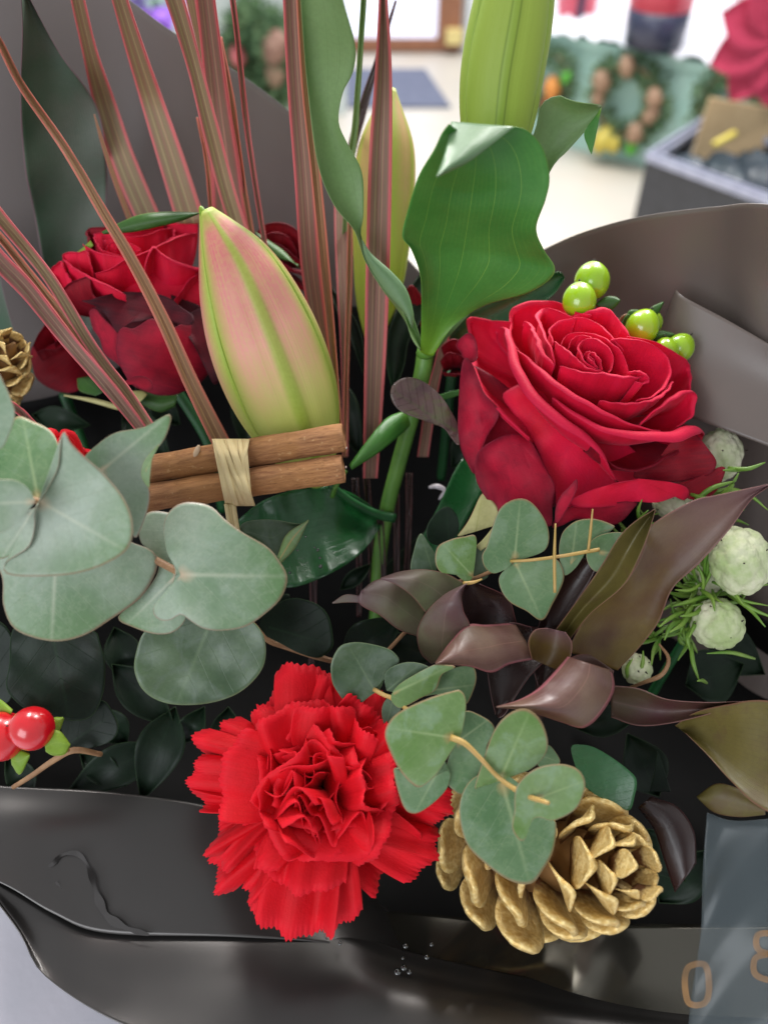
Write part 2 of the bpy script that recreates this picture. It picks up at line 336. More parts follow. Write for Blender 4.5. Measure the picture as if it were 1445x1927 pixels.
def budmat(name, pink, low, rib, groove, soft=False, lines=False):
    s = N(name); c = s.attr('c'); l = s.attr('l')
    ls = s.math('ADD', l, s.math('MULTIPLY', s.math('SUBTRACT', s.noise(30, 3), .5), .25))
    col = s.ramp(ls, [(0., low), (.28, low), (.6, pink[1]), (.82, pink[0]), (.93, pink[0]), (1., rib)])
    st = s.noise(1., 3, .6, s.vec(s.math('MULTIPLY', c, 22.), s.math('MULTIPLY', l, 1.)))
    col = s.mix(s.math('MULTIPLY', s.ramp(st, [(.4, 0.), (.7, 1.)]), .25), col, low)
    a = s.math('ABSOLUTE', c); w = s.ramp(l, [(0., .13), (1., .09)])
    rm = s.ramp(a, [(.03, 1.), (.07, .9), (.16, 0.)]); col = s.mix(s.math('MULTIPLY', rm, .8), col, rib)
    gm = s.ramp(a, [(.4 if soft else .62, 0.), (.96, 1.)]); col = s.mix(gm, col, groove)
    col = s.mix(s.math('MULTIPLY', s.ramp(s.noise(700, 3), [(.4, 0.), (.7, 1.)]), .18), col, low)
    if lines:
        lm = s.ramp(a, [(.06, 0.), (.085, 1.), (.1, 1.), (.125, 0.)]); col = s.mix(s.math('MULTIPLY', lm, .6), col, hexc(96, 116, 36))
        fv = s.math('ABSOLUTE', s.math('SINE', s.math('MULTIPLY', s.math('ADD', s.math('MULTIPLY', a, 3.2), l), 26.))); col = s.mix(s.math('MULTIPLY', s.ramp(fv, [(0., 1.), (.25, 0.)]), .16), col, hexc(110, 136, 44))
    h = s.math('ADD', st, s.math('MULTIPLY', s.noise(300, 3), .6))
    return s.pbr(col, .5, .4, s.bump(h, .3, .0006), .15, col, sss=0)
M['budA'] = budmat('lily_bud_pink', (hexc(206, 108, 116), hexc(230, 158, 146)), hexc(194, 206, 104), hexc(146, 172, 56), hexc(164, 186, 74))
M['budB'] = budmat('lily_bud_peach', (hexc(204, 160, 110), hexc(196, 168, 104)), hexc(160, 182, 62), hexc(170, 184, 70), hexc(150, 188, 60), soft=True)
M['budC'] = budmat('lily_bud_green', (hexc(142, 164, 62), hexc(152, 172, 72)), hexc(144, 166, 60), hexc(134, 160, 58), hexc(142, 168, 66), lines=True)
def simple(name, c1, c2=None, rough=.5, nsc=30, spec=.5, metal=0, coat=0, bump=.2, bsc=200, trans=0, bdist=.001, det=4):
    s = N(name); col = s.mix(s.ramp(s.noise(nsc, det, .6), [(.35, 0.), (.65, 1.)]), c1, c2 or c1)
    return s.pbr(col, rough, spec, s.bump(s.noise(bsc, 4), bump, bdist), trans, metal=metal, coat=coat)
M['stem'] = simple('green_stem', hexc(70, 116, 40), hexc(96, 140, 56), .45, 60)
M['stemd'] = simple('dark_green_stem', hexc(20, 70, 34), hexc(30, 86, 42), .4, 60)
M['twig'] = simple('brown_twig', hexc(128, 92, 62), hexc(156, 120, 84), .6, 120)
M['twigy'] = simple('yellow_brown_twig', hexc(170, 140, 70), hexc(186, 150, 92), .5, 120)
M['berryg'] = simple('green_berry', hexc(150, 186, 26), hexc(134, 174, 22), .22, 50, .6, coat=.5, bump=.05)
M['berryr'] = simple('red_berry', hexc(206, 20, 32), hexc(184, 12, 26), .25, 50, .6, coat=.5, bump=.05)
M['sepal'] = leafmat('sepal_green', hexc(120, 156, 40), hexc(148, 178, 60), hexc(160, 180, 80), hexc(160, 190, 80), rough=.45, trans=.2)
M['sepald'] = leafmat('sepal_dark_green', hexc(52, 92, 40), hexc(70, 112, 46), hexc(130, 150, 80), hexc(100, 140, 60), rough=.45, trans=.2)
M['black'] = simple('dark_speck', hexc(40, 26, 18), hexc(30, 22, 16), .7)
def cinn():
    s = N('cinnamon_bark'); l = s.attr('l'); th = s.attr('t')
    v = s.vec(s.math('MULTIPLY', l, 5.), s.math('MULTIPLY', th, 9.)); a = s.noise(1.6, 5, .65, v, .4)
    col = s.mix(s.ramp(a, [(.3, 0.), (.7, 1.)]), hexc(142, 92, 60), hexc(196, 142, 96))
    col = s.mix(s.math('MULTIPLY', s.ramp(s.noise(60, 4), [(.42, 0.), (.62, 1.)]), .5), col, hexc(192, 136, 80))
    v2 = s.vec(s.math('MULTIPLY', l, 14.), s.math('MULTIPLY', th, 40.)); cr = s.noise(1.2, 5, .7, v2, 1.2)
    cm = s.ramp(cr, [(.34, 1.), (.42, 0.)]); col = s.mix(s.math('MULTIPLY', cm, .55), col, hexc(96, 58, 38))
    sp = s.ramp(s.noise(500, 2), [(.66, 0.), (.72, 1.)]); col = s.mix(s.math('MULTIPLY', sp, .35), col, hexc(226, 190, 140))
    return s.pbr(col, .62, .3, s.bump(s.math('SUBTRACT', cr, s.math('MULTIPLY', cm, .5)), .7, .0012))
M['cinn'] = cinn()
M['raffia'] = (lambda s: s.pbr(s.mix(s.ramp(s.noise(1., 4, .6, s.vec(s.math('MULTIPLY', s.attr('c'), 14.), s.math('MULTIPLY', s.attr('l'), 2.))), [(.35, 0.), (.65, 1.)]), hexc(246, 228, 180), hexc(222, 194, 136)), .5, .4,
      s.bump(s.noise(1., 4, .6, s.vec(s.math('MULTIPLY', s.attr('c'), 20.), s.math('MULTIPLY', s.attr('l'), 2.))), .6, .0008), .1))(N('raffia_straw'))
def gold():
    s = N('gold_painted_scale'); l = s.attr('l'); a = s.noise(120, 4); b = s.noise(500, 3)
    m = s.ramp(s.math('ADD', l, s.math('MULTIPLY', s.math('SUBTRACT', a, .5), .6)), [(.3, 0.), (.55, 1.)])
    col = s.mix(m, hexc(88, 54, 28), s.mix(s.ramp(b, [(.35, 0.), (.65, 1.)]), hexc(206, 170, 98), hexc(236, 210, 146)))
    return s.pbr(col, s.math('ADD', s.math('MULTIPLY', b, .2), .33), .5, s.bump(s.math('ADD', a, b), .6, .0008), metal=s.math('MULTIPLY', m, .3))
M['gold'] = gold()
M['conecore'] = simple('cone_core', hexc(120, 84, 46), hexc(140, 104, 60), .6)
M['brunia'] = simple('silver_brunia', hexc(158, 176, 118), hexc(216, 212, 188), .7, 60, bump=.5, bsc=700)
M['needle'] = simple('needle_green', hexc(84, 128, 42), hexc(120, 150, 60), .45, 80)
def paper(name, c1, c2, rough, spec=.5, stain=False, trans=0, coat=0, metal=0, bands=False, bstr=.12):
    s = N(name); n = s.noise(6, 3); col = s.mix(n, c1, c2)
    r = rough
    if stain:
        st = s.ramp(s.noise(22, 4, .55, dist=1.2), [(.60, 0.), (.64, 1.)]); col = s.mix(s.math('MULTIPLY', st, .7), col, hexc(10, 9, 9)); r = s.math('SUBTRACT', rough, s.math('MULTIPLY', st, .1))
    h = s.math('ADD', s.noise(9, 2), s.math('MULTIPLY', s.noise(600, 2), .05))
    return s.pbr(col, r, spec, s.bump(h, bstr, .004), trans, coat=coat, metal=metal)
M['paperL'] = paper('grey_brown_wrap', hexc(112, 104, 102), hexc(122, 114, 112), .5, .4, trans=.15)
M['paperR'] = paper('brown_wrap_satin', hexc(98, 88, 84), hexc(108, 96, 90), .36, .6, trans=.1)
M['paperF'] = paper('black_wrap_satin', hexc(76, 74, 73), hexc(84, 81, 80), .30, .4, bstr=.012, metal=.8)
M['gloss'] = paper('black_wrap_glossy', hexc(88, 86, 78), hexc(98, 94, 86), .10, .7, bstr=.0, metal=.85)
M['void'] = simple('gap_shade_black', hexc(8, 8, 8), hexc(13, 12, 12), .6, spec=.12, bump=.3, bsc=14, bdist=.004)  # black that paints the shade in the bouquet's gaps
# ------------------------------------------------------------------ builders of flowers
def unit(v): return v / (np.linalg.norm(v) + 1e-12)
def splu(v, n):
    v = np.asarray(v, float); q = np.r_[2 * v[0] - v[1], v, 2 * v[-1] - v[-2]]; x = np.linspace(0, len(v) - 1 - 1e-6, n); i = x.astype(int); t = x - i
    p0, p1, p2, p3 = q[i], q[i + 1], q[i + 2], q[i + 3]
    return np.maximum(.5 * (2 * p1 + (-p0 + p2) * t + (2 * p0 - 5 * p1 + 4 * p2 - p3) * t ** 2 + (-p0 + 3 * p1 - 3 * p2 + p3) * t ** 3), .02)
def bud(label, pix, rad_cm, phi0, mat, loc=None, n=60, m=23, group=None, name='lily_bud'):
    pts = spline3([P(*p) for p in pix], n)
    R = splu(rad_cm, n) * .01
    t = thing(name, label, 'lily bud', pts[0], group)
    T = np.gradient(pts, axis=0); T /= np.linalg.norm(T, axis=1)[:, None]
    toc = CAM - pts; toc -= (toc * T).sum(1)[:, None] * T; toc /= np.linalg.norm(toc, axis=1)[:, None]
    sd = np.cross(T, toc)
    for k in range(3):
        ph = math.radians(phi0 + 120 * k)
        c = np.linspace(-1, 1, m)[None, :]; l = np.linspace(0, 1, n)[:, None]
        a = ph + c * math.radians(61)
        prof = 1 + .06 * np.exp(-(c / .1) ** 2) - .025 * np.exp(-((np.abs(c) - .19) / .06) ** 2) - .10 * np.clip(np.abs(c) - .72, 0, 1) ** 1.3 * 2.2 + .012 * np.sin(l * 9 + k)
        prof = 1 + (prof - 1) * np.clip(np.sin(np.pi * l) * 1.8, .2, 1)
        rr = R[:, None] * prof
        V = pts[:, None] + rr[..., None] * (np.cos(a)[..., None] * toc[:, None] + np.sin(a)[..., None] * sd[:, None])
        obj('tepal', V.reshape(-1, 3), gridfaces(n, m), mat, t, dict(c=np.broadcast_to(c, (n, m)), l=np.broadcast_to(l, (n, m)), e=np.broadcast_to(np.abs(c), (n, m))), thick=.3)
    return t

class Rose:
    def __init__(s, name, label, cpx, axis, a_cm, b_cm, depth_F, group, zoom=None):
        s.F = P(*cpx, depth_F); s.A = unit(np.array(axis, float)); s.a = a_cm * .01; s.b = b_cm * .01
        s.t = thing(name, label, 'rose', s.F, group); s.z = zoom
    def hit(s, x, y, sc=1.0):
        o = CAM; d = unit(P(x, y, 100) - CAM)
        # ellipsoid about F: lateral a, axial b
        def q(v): ax = v @ s.A; lat = v - ax * s.A; return lat / (s.a * sc), ax / (s.b * sc)
        ol, oa = q(o - s.F); dl, da = q(d)
        A_ = dl @ dl + da * da; B_ = 2 * (ol @ dl + oa * da); C_ = ol @ ol + oa * oa - 1
        disc = B_ * B_ - 4 * A_ * C_
        t = (-B_ - math.sqrt(disc)) / (2 * A_) if disc > 0 else -B_ / (2 * A_)
        return o + d * t
    def petal(s, rim, mat, sc=1.0, lip=1.2, lipdir=1, k=.95, foot=.18, m=34, n=20, thick=.2, wav=.0, dd=0, lipang=2.3, dz=None, belly=.35, label=None):
        if s.z: ox, oy, q = s.z; rim = [(ox + r[0] / q, oy + r[1] / q) + tuple(r[2:]) for r in rim]
        W = []
        for r in rim:
            W.append(P(*r) if len(r) == 3 else s.hit(r[0], r[1], sc) + dd * .01 * unit(P(r[0], r[1], 100) - CAM))
        W = spline3(W, m)
        ax = (W - s.F) @ s.A; lat = (W - s.F) - ax[:, None] * s.A
        rad = np.linalg.norm(lat, axis=1)[:, None]; O = lat / (rad + 1e-9)
        Om = unit(O.mean(0)) if np.linalg.norm(O.mean(0)) > .2 else None
        F0 = s.F + lat * foot * .6
        ctrl = s.F + lat * k + s.A * (ax * belly)[:, None]
        u = np.linspace(0, 1, m); ph = random.random() * 6
        wv = wav * .001 * np.sin(u * 9 + ph)[:, None] * O
        rows = []; L = []
        for v in np.linspace(0.05, 1, n):
            rows.append((1 - v) ** 2 * F0 + 2 * v * (1 - v) * ctrl + v * v * W + wv * v * v); L.append(v * .9)
        Tn = rows[-1] - rows[-2]; Tn /= np.linalg.norm(Tn, axis=1)[:, None] + 1e-12
        lw = lip * .00072 * (np.sin(np.pi * np.clip(u, .02, .98)) ** .5)[:, None]
        lw = lw * (1 + .25 * np.sin(u * 7 + ph))[:, None]
        K = 7
        for i in range(1, K + 1):
            a = lipang * i / K
            rows.append(rows[n - 1] + lw * (Tn * math.sin(a) + lipdir * O * (1 - math.cos(a)))); L.append(.9 + .1 * i / K)
        V = np.array(rows); N_ = len(rows)
        c = np.broadcast_to(np.linspace(-1, 1, m)[None, :], (N_, m)); l = np.broadcast_to(np.array(L)[:, None], (N_, m))
        V = V + (.4e-3 * np.sin(c * 9 + ph) * np.sin(l * 8 + ph) + .22e-3 * np.sin(c * 21 + 3 * l + ph) * l ** 2)[..., None] * O[None]
        return obj('petal', V.reshape(-1, 3), gridfaces(N_, m), mat, s.t, dict(c=c, l=l, e=np.maximum(l, np.abs(c) ** 3)), thick=thick, label=label)

def carnation(label, center, rad_cm, axis, lobes, group, inner=34, seed=3, up=None, name='carnation'):
    r_ = random.Random(seed); Cn = P(*center); A = unit(np.array(axis, float))
    t = thing(name, label, 'carnation', Cn, group)
    X = unit(np.cross(A, UP)); X = -X if X @ RT < 0 else X; Y = unit(np.cross(A, X)); Y = -Y if Y @ UP < 0 else Y
    base = Cn - A * .022
    def petal(th, reach, lift, width, fr, amp, m=72, n=18, ser=1.0, curl=0, rot=0):
        O = math.cos(th) * X + math.sin(th) * Y; S0 = unit(np.cross(A, O)); ph = r_.random() * 6.28; ph2 = r_.random() * 6.28
        V = []; c = np.linspace(-1, 1, m); L = []; E = []
        jag = .018 * ser * (np.abs(((c * 8.5 + ph + .15 * np.sin(c * 9)) % 1) * 2 - 1)) + .016 * np.sin(c * 4 + ph2) + .010 * np.sin(c * 11 + ph)
        for v in np.linspace(.06, 1, n):
            p0 = base; p1 = base + A * .020 + O * reach * .15; p2 = Cn + O * reach + A * lift
            cen = (1 - v) ** 2 * p0 + 2 * v * (1 - v) * p1 + v * v * p2
            tan = unit(2 * (1 - v) * (p1 - p0) + 2 * v * (p2 - p1)); S = unit(S0 - (S0 @ tan) * tan); S = S * math.cos(rot) + np.cross(tan, S) * math.sin(rot); nn = unit(np.cross(tan, S))
            wdt = width * (.10 + .90 * math.sin(min(1, v * 1.02) * 1.571) ** 1.2); spread = c * wdt
            arcback = -(np.abs(c) ** 2) * wdt * .26 * v ** 2
            wave = amp * v ** 1.8 * (np.sin(c * fr + ph) + .5 * np.sin(c * fr * 2.1 + ph2))
            lf = jag * v ** 6 * reach * 1.6 if v > .8 else 0 * c
            V.append(cen + S * spread[:, None] + tan * (arcback + lf)[:, None] + nn * (wave + curl * v * v * np.cos(c * 1.2))[:, None]); L.append(np.full(m, v)); E.append(np.full(m, v))
        obj('petal', np.array(V).reshape(-1, 3), gridfaces(n, m), M['carn'], t, dict(c=np.tile(c, n), l=np.array(L), e=np.array(E)), thick=.3)
    for (px, py, wpx, dz) in lobes:
        q = P(px, py, center[2]) - Cn; qx, qy = q @ X, q @ Y; th = math.atan2(qy, qx); reach = math.hypot(qx, qy) * .97
        petal(th, reach, dz * .01, wpx * .50 * center[2] * .01 * KX / 722.5, r_.uniform(2.2, 4.6), r_.uniform(.0032, .0058))
    R = rad_cm * .01
    for i in range(inner):
        f = (i + .5) / inner; th = i * 2.39996 + r_.uniform(-.3, .3)
        th = r_.uniform(0, 6.28) if f < .6 else th
        reach = R * (.06 + .46 * f ** .8) * r_.uniform(.8, 1.15); lift = .010 * (1 - f) ** .8 + r_.uniform(-.004, .003)
        petal(th, reach, lift, R * (.30 + .2 * f) * r_.uniform(.8, 1.3), r_.uniform(2.0, 5.0), .0042 + .0035 * (1 - f * .6), m=60, n=16, rot=r_.uniform(-1.3, 1.3) * (1.1 - f * .6), ser=.7)
    return t

def blob(center, axes, basis, n=24, m=32, f=None):
    """ellipsoid mesh; axes cm; basis rows; f(dirs) radial factor"""
    th = np.linspace(0, np.pi, n); ph = np.linspace(0, 2 * np.pi, m, endpoint=False)
    D = np.stack([np.sin(th)[:, None] * np.cos(ph), np.sin(th)[:, None] * np.sin(ph), np.cos(th)[:, None] * np.ones(m)], -1)
    r = f(D) if f else np.ones((n, m))
    V = center + (D * r[..., None] * (np.array(axes) * .01)) @ np.array(basis)
    return V.reshape(-1, 3), gridfaces(n, m, True), dict(l=np.repeat(th / np.pi, m), c=np.tile(np.cos(ph), n), e=np.zeros(n * m))
def basis_from(z):
    z = unit(np.array(z, float)); x = unit(np.cross(z, [.3, .9, .1])); y = np.cross(z, x); return np.array([x, y, z])
def radial_leaf(name, base, direction, normal, length, width, mat, parent, n=14, m=7, curve=.2, thick=.25, cupf=.15):
    """small pointed leaf in world units"""
    T = unit(np.array(direction, float)); Nn = unit(np.array(normal, float) - (np.array(normal) @ T) * T); S = np.cross(T, Nn)
    l = np.linspace(0, 1, n)[:, None]; c = np.linspace(-1, 1, m)[None, :]
    w = width * np.sin(np.pi * np.clip(l * .94 + .05, 0, 1)) ** .8
    V = base + (l * length)[..., None] * T + (w * c)[..., None] * S + (curve * length * l ** 2 + cupf * width * c ** 2)[..., None] * Nn
    return obj(name, V.reshape(-1, 3), gridfaces(n, m), mat, parent, dict(c=np.broadcast_to(c, (n, m)), l=np.broadcast_to(l, (n, m)), e=np.broadcast_to(np.abs(c), (n, m))), thick=thick)

# scale of a pine cone, shared mesh data
def scale_mesh(name, Wd, Ln, tip, mats):
    n, m = 12, 11; l = np.linspace(0, 1, n)[:, None]; c = np.linspace(-1, 1, m)[None, :]
    w = Wd * (.42 + .58 * np.sin(np.pi * np.clip(l, 0, 1) ** 1.3 * .62) ** 1.1) * np.where(l > .62, np.sqrt(np.clip(1 - ((l - .62) / .38) ** 2 * .72, 0, 1)), 1)
    x = w * c; y = Ln * l - Ln * .06 * c ** 2 * l; z = .24 * Ln * l ** 2.4 + .30 * Wd * (c ** 2) * l * -1 + tip * np.exp(-((l - .93) / .09) ** 2) * np.exp(-(c / .5) ** 2)
    top = np.stack([x + 0 * y, y, z + 0 * x], -1).reshape(-1, 3); th = Wd * (.08 + .20 * l ** 3) * (1 - .6 * c ** 2)
    bot = top - np.stack([0 * th, 0 * th, th], -1).reshape(-1, 3)
    V = np.vstack([top, bot]); F = [tuple(f) for f in gridfaces(n, m)] + [tuple(f[::-1] + n * m) for f in gridfaces(n, m)]
    nm = n * m; E = [i for i in range(m)]
    ring = [i for i in range(m)] + [i * m + m - 1 for i in range(1, n)] + [(n - 1) * m + i for i in range(m - 2, -1, -1)] + [i * m for i in range(n - 2, 0, -1)]
    for a, b in zip(ring, ring[1:] + ring[:1]): F.append((a, a + nm, b + nm, b))
    me = bpy.data.meshes.new(name); me.from_pydata(V.tolist(), [], F); me.update()
    me.attributes.new('l', 'FLOAT', 'POINT').data.foreach_set('value', np.tile(np.repeat(l.ravel(), m), 2).astype(np.float32))
    me.polygons.foreach_set('use_smooth', [True] * len(me.polygons)); me.materials.append(mats); return me
def cone(label, base, tip, R_cm, nsc, Wd, Ln, twist=0, opening=(.55, 1.35), prof=None, group=None):
    a = P(*base); b = P(*tip); A = unit(b - a); Lc = np.linalg.norm(b - a)
    t = thing('pine_cone', label, 'pine cone', a, group)
    B = basis_from(A); V, F, At = tubew(np.array([a + A * Lc * x for x in np.linspace(0, .96, 14)]), [R_cm * .0035, R_cm * .005, R_cm * .0045, R_cm * .003, .0006], 12)
    obj('core', V, F, M['conecore'], t)
    mes = [scale_mesh('pine_cone_scale', Wd * .01, Ln * .01, Wd * .0016, M['gold']), scale_mesh('pine_cone_scale', Wd * .0108, Ln * .0096, Wd * .0012, M['gold'])]
    for i in range(nsc):
        f = (i + .5) / nsc; u = f ** .92; ph = i * 2.39996 + twist
        rad = math.cos(ph) * B[0] + math.sin(ph) * B[1]
        sz = max(.5, (math.sin(math.pi * min(1, (u * .80 + .15))) ** .6)) * (1 - .28 * u)
        op = opening[0] + (opening[1] - opening[0]) * u ** 1.4 + random.uniform(-.07, .07)
        out = unit(math.cos(op) * rad + math.sin(op) * A); up_ = unit(math.cos(op) * A - math.sin(op) * rad) ; side = np.cross(out, up_)
        o = bpy.data.objects.new('scale', mes[i % 2]); C.objects.link(o); o.parent = t
        s_ = sz * random.uniform(.92, 1.08); mat = Matrix.Identity(4)
        pos = A * Lc * u * .93 + rad * R_cm * .002
        for r in range(3):
            mat[r][0] = side[r] * s_ * random.uniform(.95, 1.05); mat[r][1] = out[r] * s_; mat[r][2] = up_[r] * s_; mat[r][3] = pos[r]
        o.matrix_local = mat
    return t
def zz(ox, oy, s): return lambda pts: [(ox + p[0] / s, oy + p[1] / s) for p in pts]
Z1 = zz(0, 0, 2.408); Z2 = zz(500, 0, 2.408); Z3 = zz(845, 0, 2.408); Z4 = zz(800, 450, 2.24); Z5 = zz(0, 720, 2.064); Z6 = zz(500, 850, 2.408); Z7 = zz(900, 850, 2.651); Z8 = zz(700, 1250, 1.94); ZL = zz(0, 350, 3.211)
# ================================================================== SETTING: shop floor, walls
def floor_mat():
    s = N('shop_floor'); n = s.noise(1.2, 4); col = s.mix(n, hexc(186, 178, 166), hexc(214, 208, 200))
    col = s.mix(s.math('MULTIPLY', s.ramp(s.noise(2.5, 4, dist=1), [(.5, 0.), (.7, 1.)]), .35), col, hexc(196, 172, 140))
    return s.pbr(col, .35, .5)
V = [(-6, -2, 0), (6, -2, 0), (6, 7, 0), (-6, 7, 0)]
tag(obj('floor', V, [(0, 1, 2, 3)], floor_mat(), smooth=False), None, None, kind='structure')
wallm = simple('white_wall_paint', hexc(214, 218, 222), hexc(222, 224, 228), .7)
DW = 4.55
x0 = YP(640, 90, DW)[0]; x1 = YP(866, 90, DW)[0]
def boxobj(name, lo, hi, mat, parent=None):
    V, F = [], []; box(V, F, (np.array(lo) + hi) / 2, np.array(hi) - lo); return obj(name, np.array(V), F, mat, parent, smooth=False)
dx0 = x1 - 0.95
tag(boxobj('wall', (x1 + .02, DW, 0), (6, DW + .15, 3), wallm), None, None, kind='structure')
tag(boxobj('wall', (-6, DW, 0), (dx0 - .02, DW + .15, 3), simple('pale_teal_wall', hexc(176, 206, 200), hexc(190, 214, 210), .7)), None, None, kind='structure')
tag(boxobj('wall', (dx0 - .02, DW, 2.14), (x1 + .02, DW + .15, 3), wallm), None, None, kind='structure')
# door
t = thing('shop_door', 'brown framed glass door with a brass kick latch, behind the bouquet', 'door', (x0, DW, 0))
brown = simple('brown_door_frame', hexc(140, 92, 66), hexc(156, 106, 80), .5)
yb = YP(700, 108, DW)[2]; yr = YP(700, 76, DW)[2]; xs = YP(824, 60, DW)[0]
boxobj('bottom_rail', (dx0, DW + .02, max(.01, yb)), (x1, DW + .09, yr), brown, t)
boxobj('stile', (xs, DW + .02, yr + .002), (x1, DW + .09, 2.1), brown, t)
boxobj('stile', (dx0, DW + .02, yr + .002), (dx0 + (x1 - xs), DW + .09, 2.1), brown, t)
gm = N('lit_door_glass'); gmat = gm.pbr(hexc(200, 205, 225), .15, .5, emit=hexc(226, 230, 250), estr=.72)
boxobj('glass', (dx0 + (x1 - xs) + .002, DW + .04, yr + .002), (xs - .002, DW + .06, 2.1), gmat, t)
hl = YP(854, 66, DW); boxobj('latch', hl - (.04, .04, .03), hl + (.04, .03, .03), simple('brass', hexc(226, 206, 140), None, .4), t)
# mat
mc = [GP(600, 128, .012), GP(800, 128, .012), GP(848, 198, .012), GP(560, 198, .012)]
Vm = mc + [p - (0, 0, .010) for p in mc]
tag(obj('door_mat', np.array(Vm), [(0, 1, 2, 3), (0, 4, 5, 1), (1, 5, 6, 2), (2, 6, 7, 3), (3, 7, 4, 0)], simple('blue_grey_mat', hexc(96, 102, 124), hexc(112, 116, 136), .9), smooth=False), 'dark blue grey mat lying on the floor in front of the glass door', 'mat')
# display counter, teal, running diagonally on the right
def L2(a, b): return GP(*a), GP(*b)
ca, cb = GP(1000, 257), GP(1445, 375)           # foot line of the counter face
dirc = unit(cb - ca); nrm = np.array([-dirc[1], dirc[0], 0]);
if nrm[1] < 0: nrm = -nrm
ca = ca - dirc * .06; cb = cb + dirc * .8
def topz(px, py, base):   # height of the ray above the face line
    r = P(px, py, 100) - CAM; den = r[0] * nrm[0] + r[1] * nrm[1]; tt = ((base - CAM) @ (nrm * (1, 1, 0))) / den; return (CAM + r * tt)[2]
hz = topz(1250, 118, ca)
teal = simple('teal_counter_paint', hexc(166, 206, 196), hexc(178, 214, 204), .6)
t = thing('display_counter', 'pale teal display counter hung with wreaths, on the shop floor', 'counter', (ca + cb) / 2)
def slab(name, a, b, d0, d1, z0, z1, mat, parent):
    p = [a + nrm * d0, b + nrm * d0, b + nrm * d1, a + nrm * d1]; V = [q + (0, 0, z0) for q in p] + [q + (0, 0, z1) for q in p]
    return obj(name, np.array(V), [(3, 2, 1, 0), (4, 5, 6, 7), (0, 1, 5, 4), (1, 2, 6, 5), (2, 3, 7, 6), (3, 0, 4, 7)], mat, parent, smooth=False)
slab('body', ca, cb, .0, .8, .0, hz, teal, t)
slab('counter_top', ca, cb, -.02, .82, hz + .001, hz + .03, teal, t)
# snow on the counter: bumpy fleece
n = 70; m = 24; uu, vv = np.meshgrid(np.linspace(0, 1, n), np.linspace(0, 1, m), indexing='ij')
Vs = ca + (cb - ca) * uu[..., None] + nrm * (vv * .84 - .05)[..., None] + np.array([0, 0, 1]) * (hz + .033 + (np.sin(np.pi * np.clip(vv * 1.1, 0, 1)) ** .4 * .05 + rng.random((n, m)) * .03)[..., None])
sn = N('fake_snow'); snm = sn.pbr(hexc(240, 242, 250), .8, .3)
tag(obj('artificial_snow', Vs.reshape(-1, 3), gridfaces(n, m), snm), 'white artificial snow fleece covering the top of the teal counter', 'artificial snow', kind='stuff')
def on_counter(px, py, z):
    return GP(px, py, z)
zt = hz + .07
# candle / pots on the counter
def lathe(name, c, prof, mat, parent, m=28):
    V = []; 
    for r, z in prof:
        for k in range(m): a = 2 * math.pi * k / m; V.append((c[0] + r * math.cos(a), c[1] + r * math.sin(a), c[2] + z))
    F = [tuple(f) for f in gridfaces(len(prof), m, True)] + [tuple(range(m))[::-1], tuple(range((len(prof) - 1) * m, len(prof) * m))]
    return obj(name, np.array(V), F, mat, parent)
redm = simple('red_glaze', hexc(204, 62, 84), hexc(214, 74, 96), .35); navy = simple('navy_glaze', hexc(48, 52, 74), hexc(60, 64, 88), .3)
c = on_counter(1228, 82, zt - .01); pxm = np.linalg.norm(c - CAM) * KX / 722.5; r = 48 * pxm
t = thing('plant_pot', 'tall cylinder pot, red above a navy foot, standing in the snow', 'pot', c, 'pots standing in the snow')
lathe('foot', c, [(r * .92, 0), (r * .98, .06), (r, .115)], navy, t); lathe('body', c + (0, 0, .1152), [(r * 1.0, 0), (r * 1.05, .1), (r * 1.1, .24)], redm, t)
c = on_counter(1082, 32, zt - .01)
t = thing('plant_pot', 'smaller pink red pot with dark split, far end of snowy counter', 'pot', c, 'pots standing in the snow')
lathe('body', c, [(.07, 0), (.075, .1), (.08, .26)], simple('pink_glaze', hexc(214, 90, 110), None, .4), t); boxobj('dark_band', c + (-.012, -.085, .01), c + (.012, -.066, .22), navy, t)
# big red poinsettia bract and white ribbon
c = on_counter(1440, 170, zt); 
t = thing('poinsettia', 'big red poinsettia bloom above the snow at picture corner', 'poinsettia', c)
pet = petalmat('poinsettia_bract', hexc(186, 60, 88), hexc(200, 70, 100), hexc(206, 80, 110), sheen=0)
for k in range(9):
    a = k * 0.7 ; q = YP(1462, 62, c[1]) ; dr = np.array([math.cos(a), -.25, math.sin(a)])
    radial_leaf('bract', q, dr, (0, -1, .2), .20, .075, pet, t, curve=-.12, n=12)
V, F, A_ = tubew([c, YP(1462, 62, c[1])], .006, 8); obj('stem', V, F, M['stemd'], t)
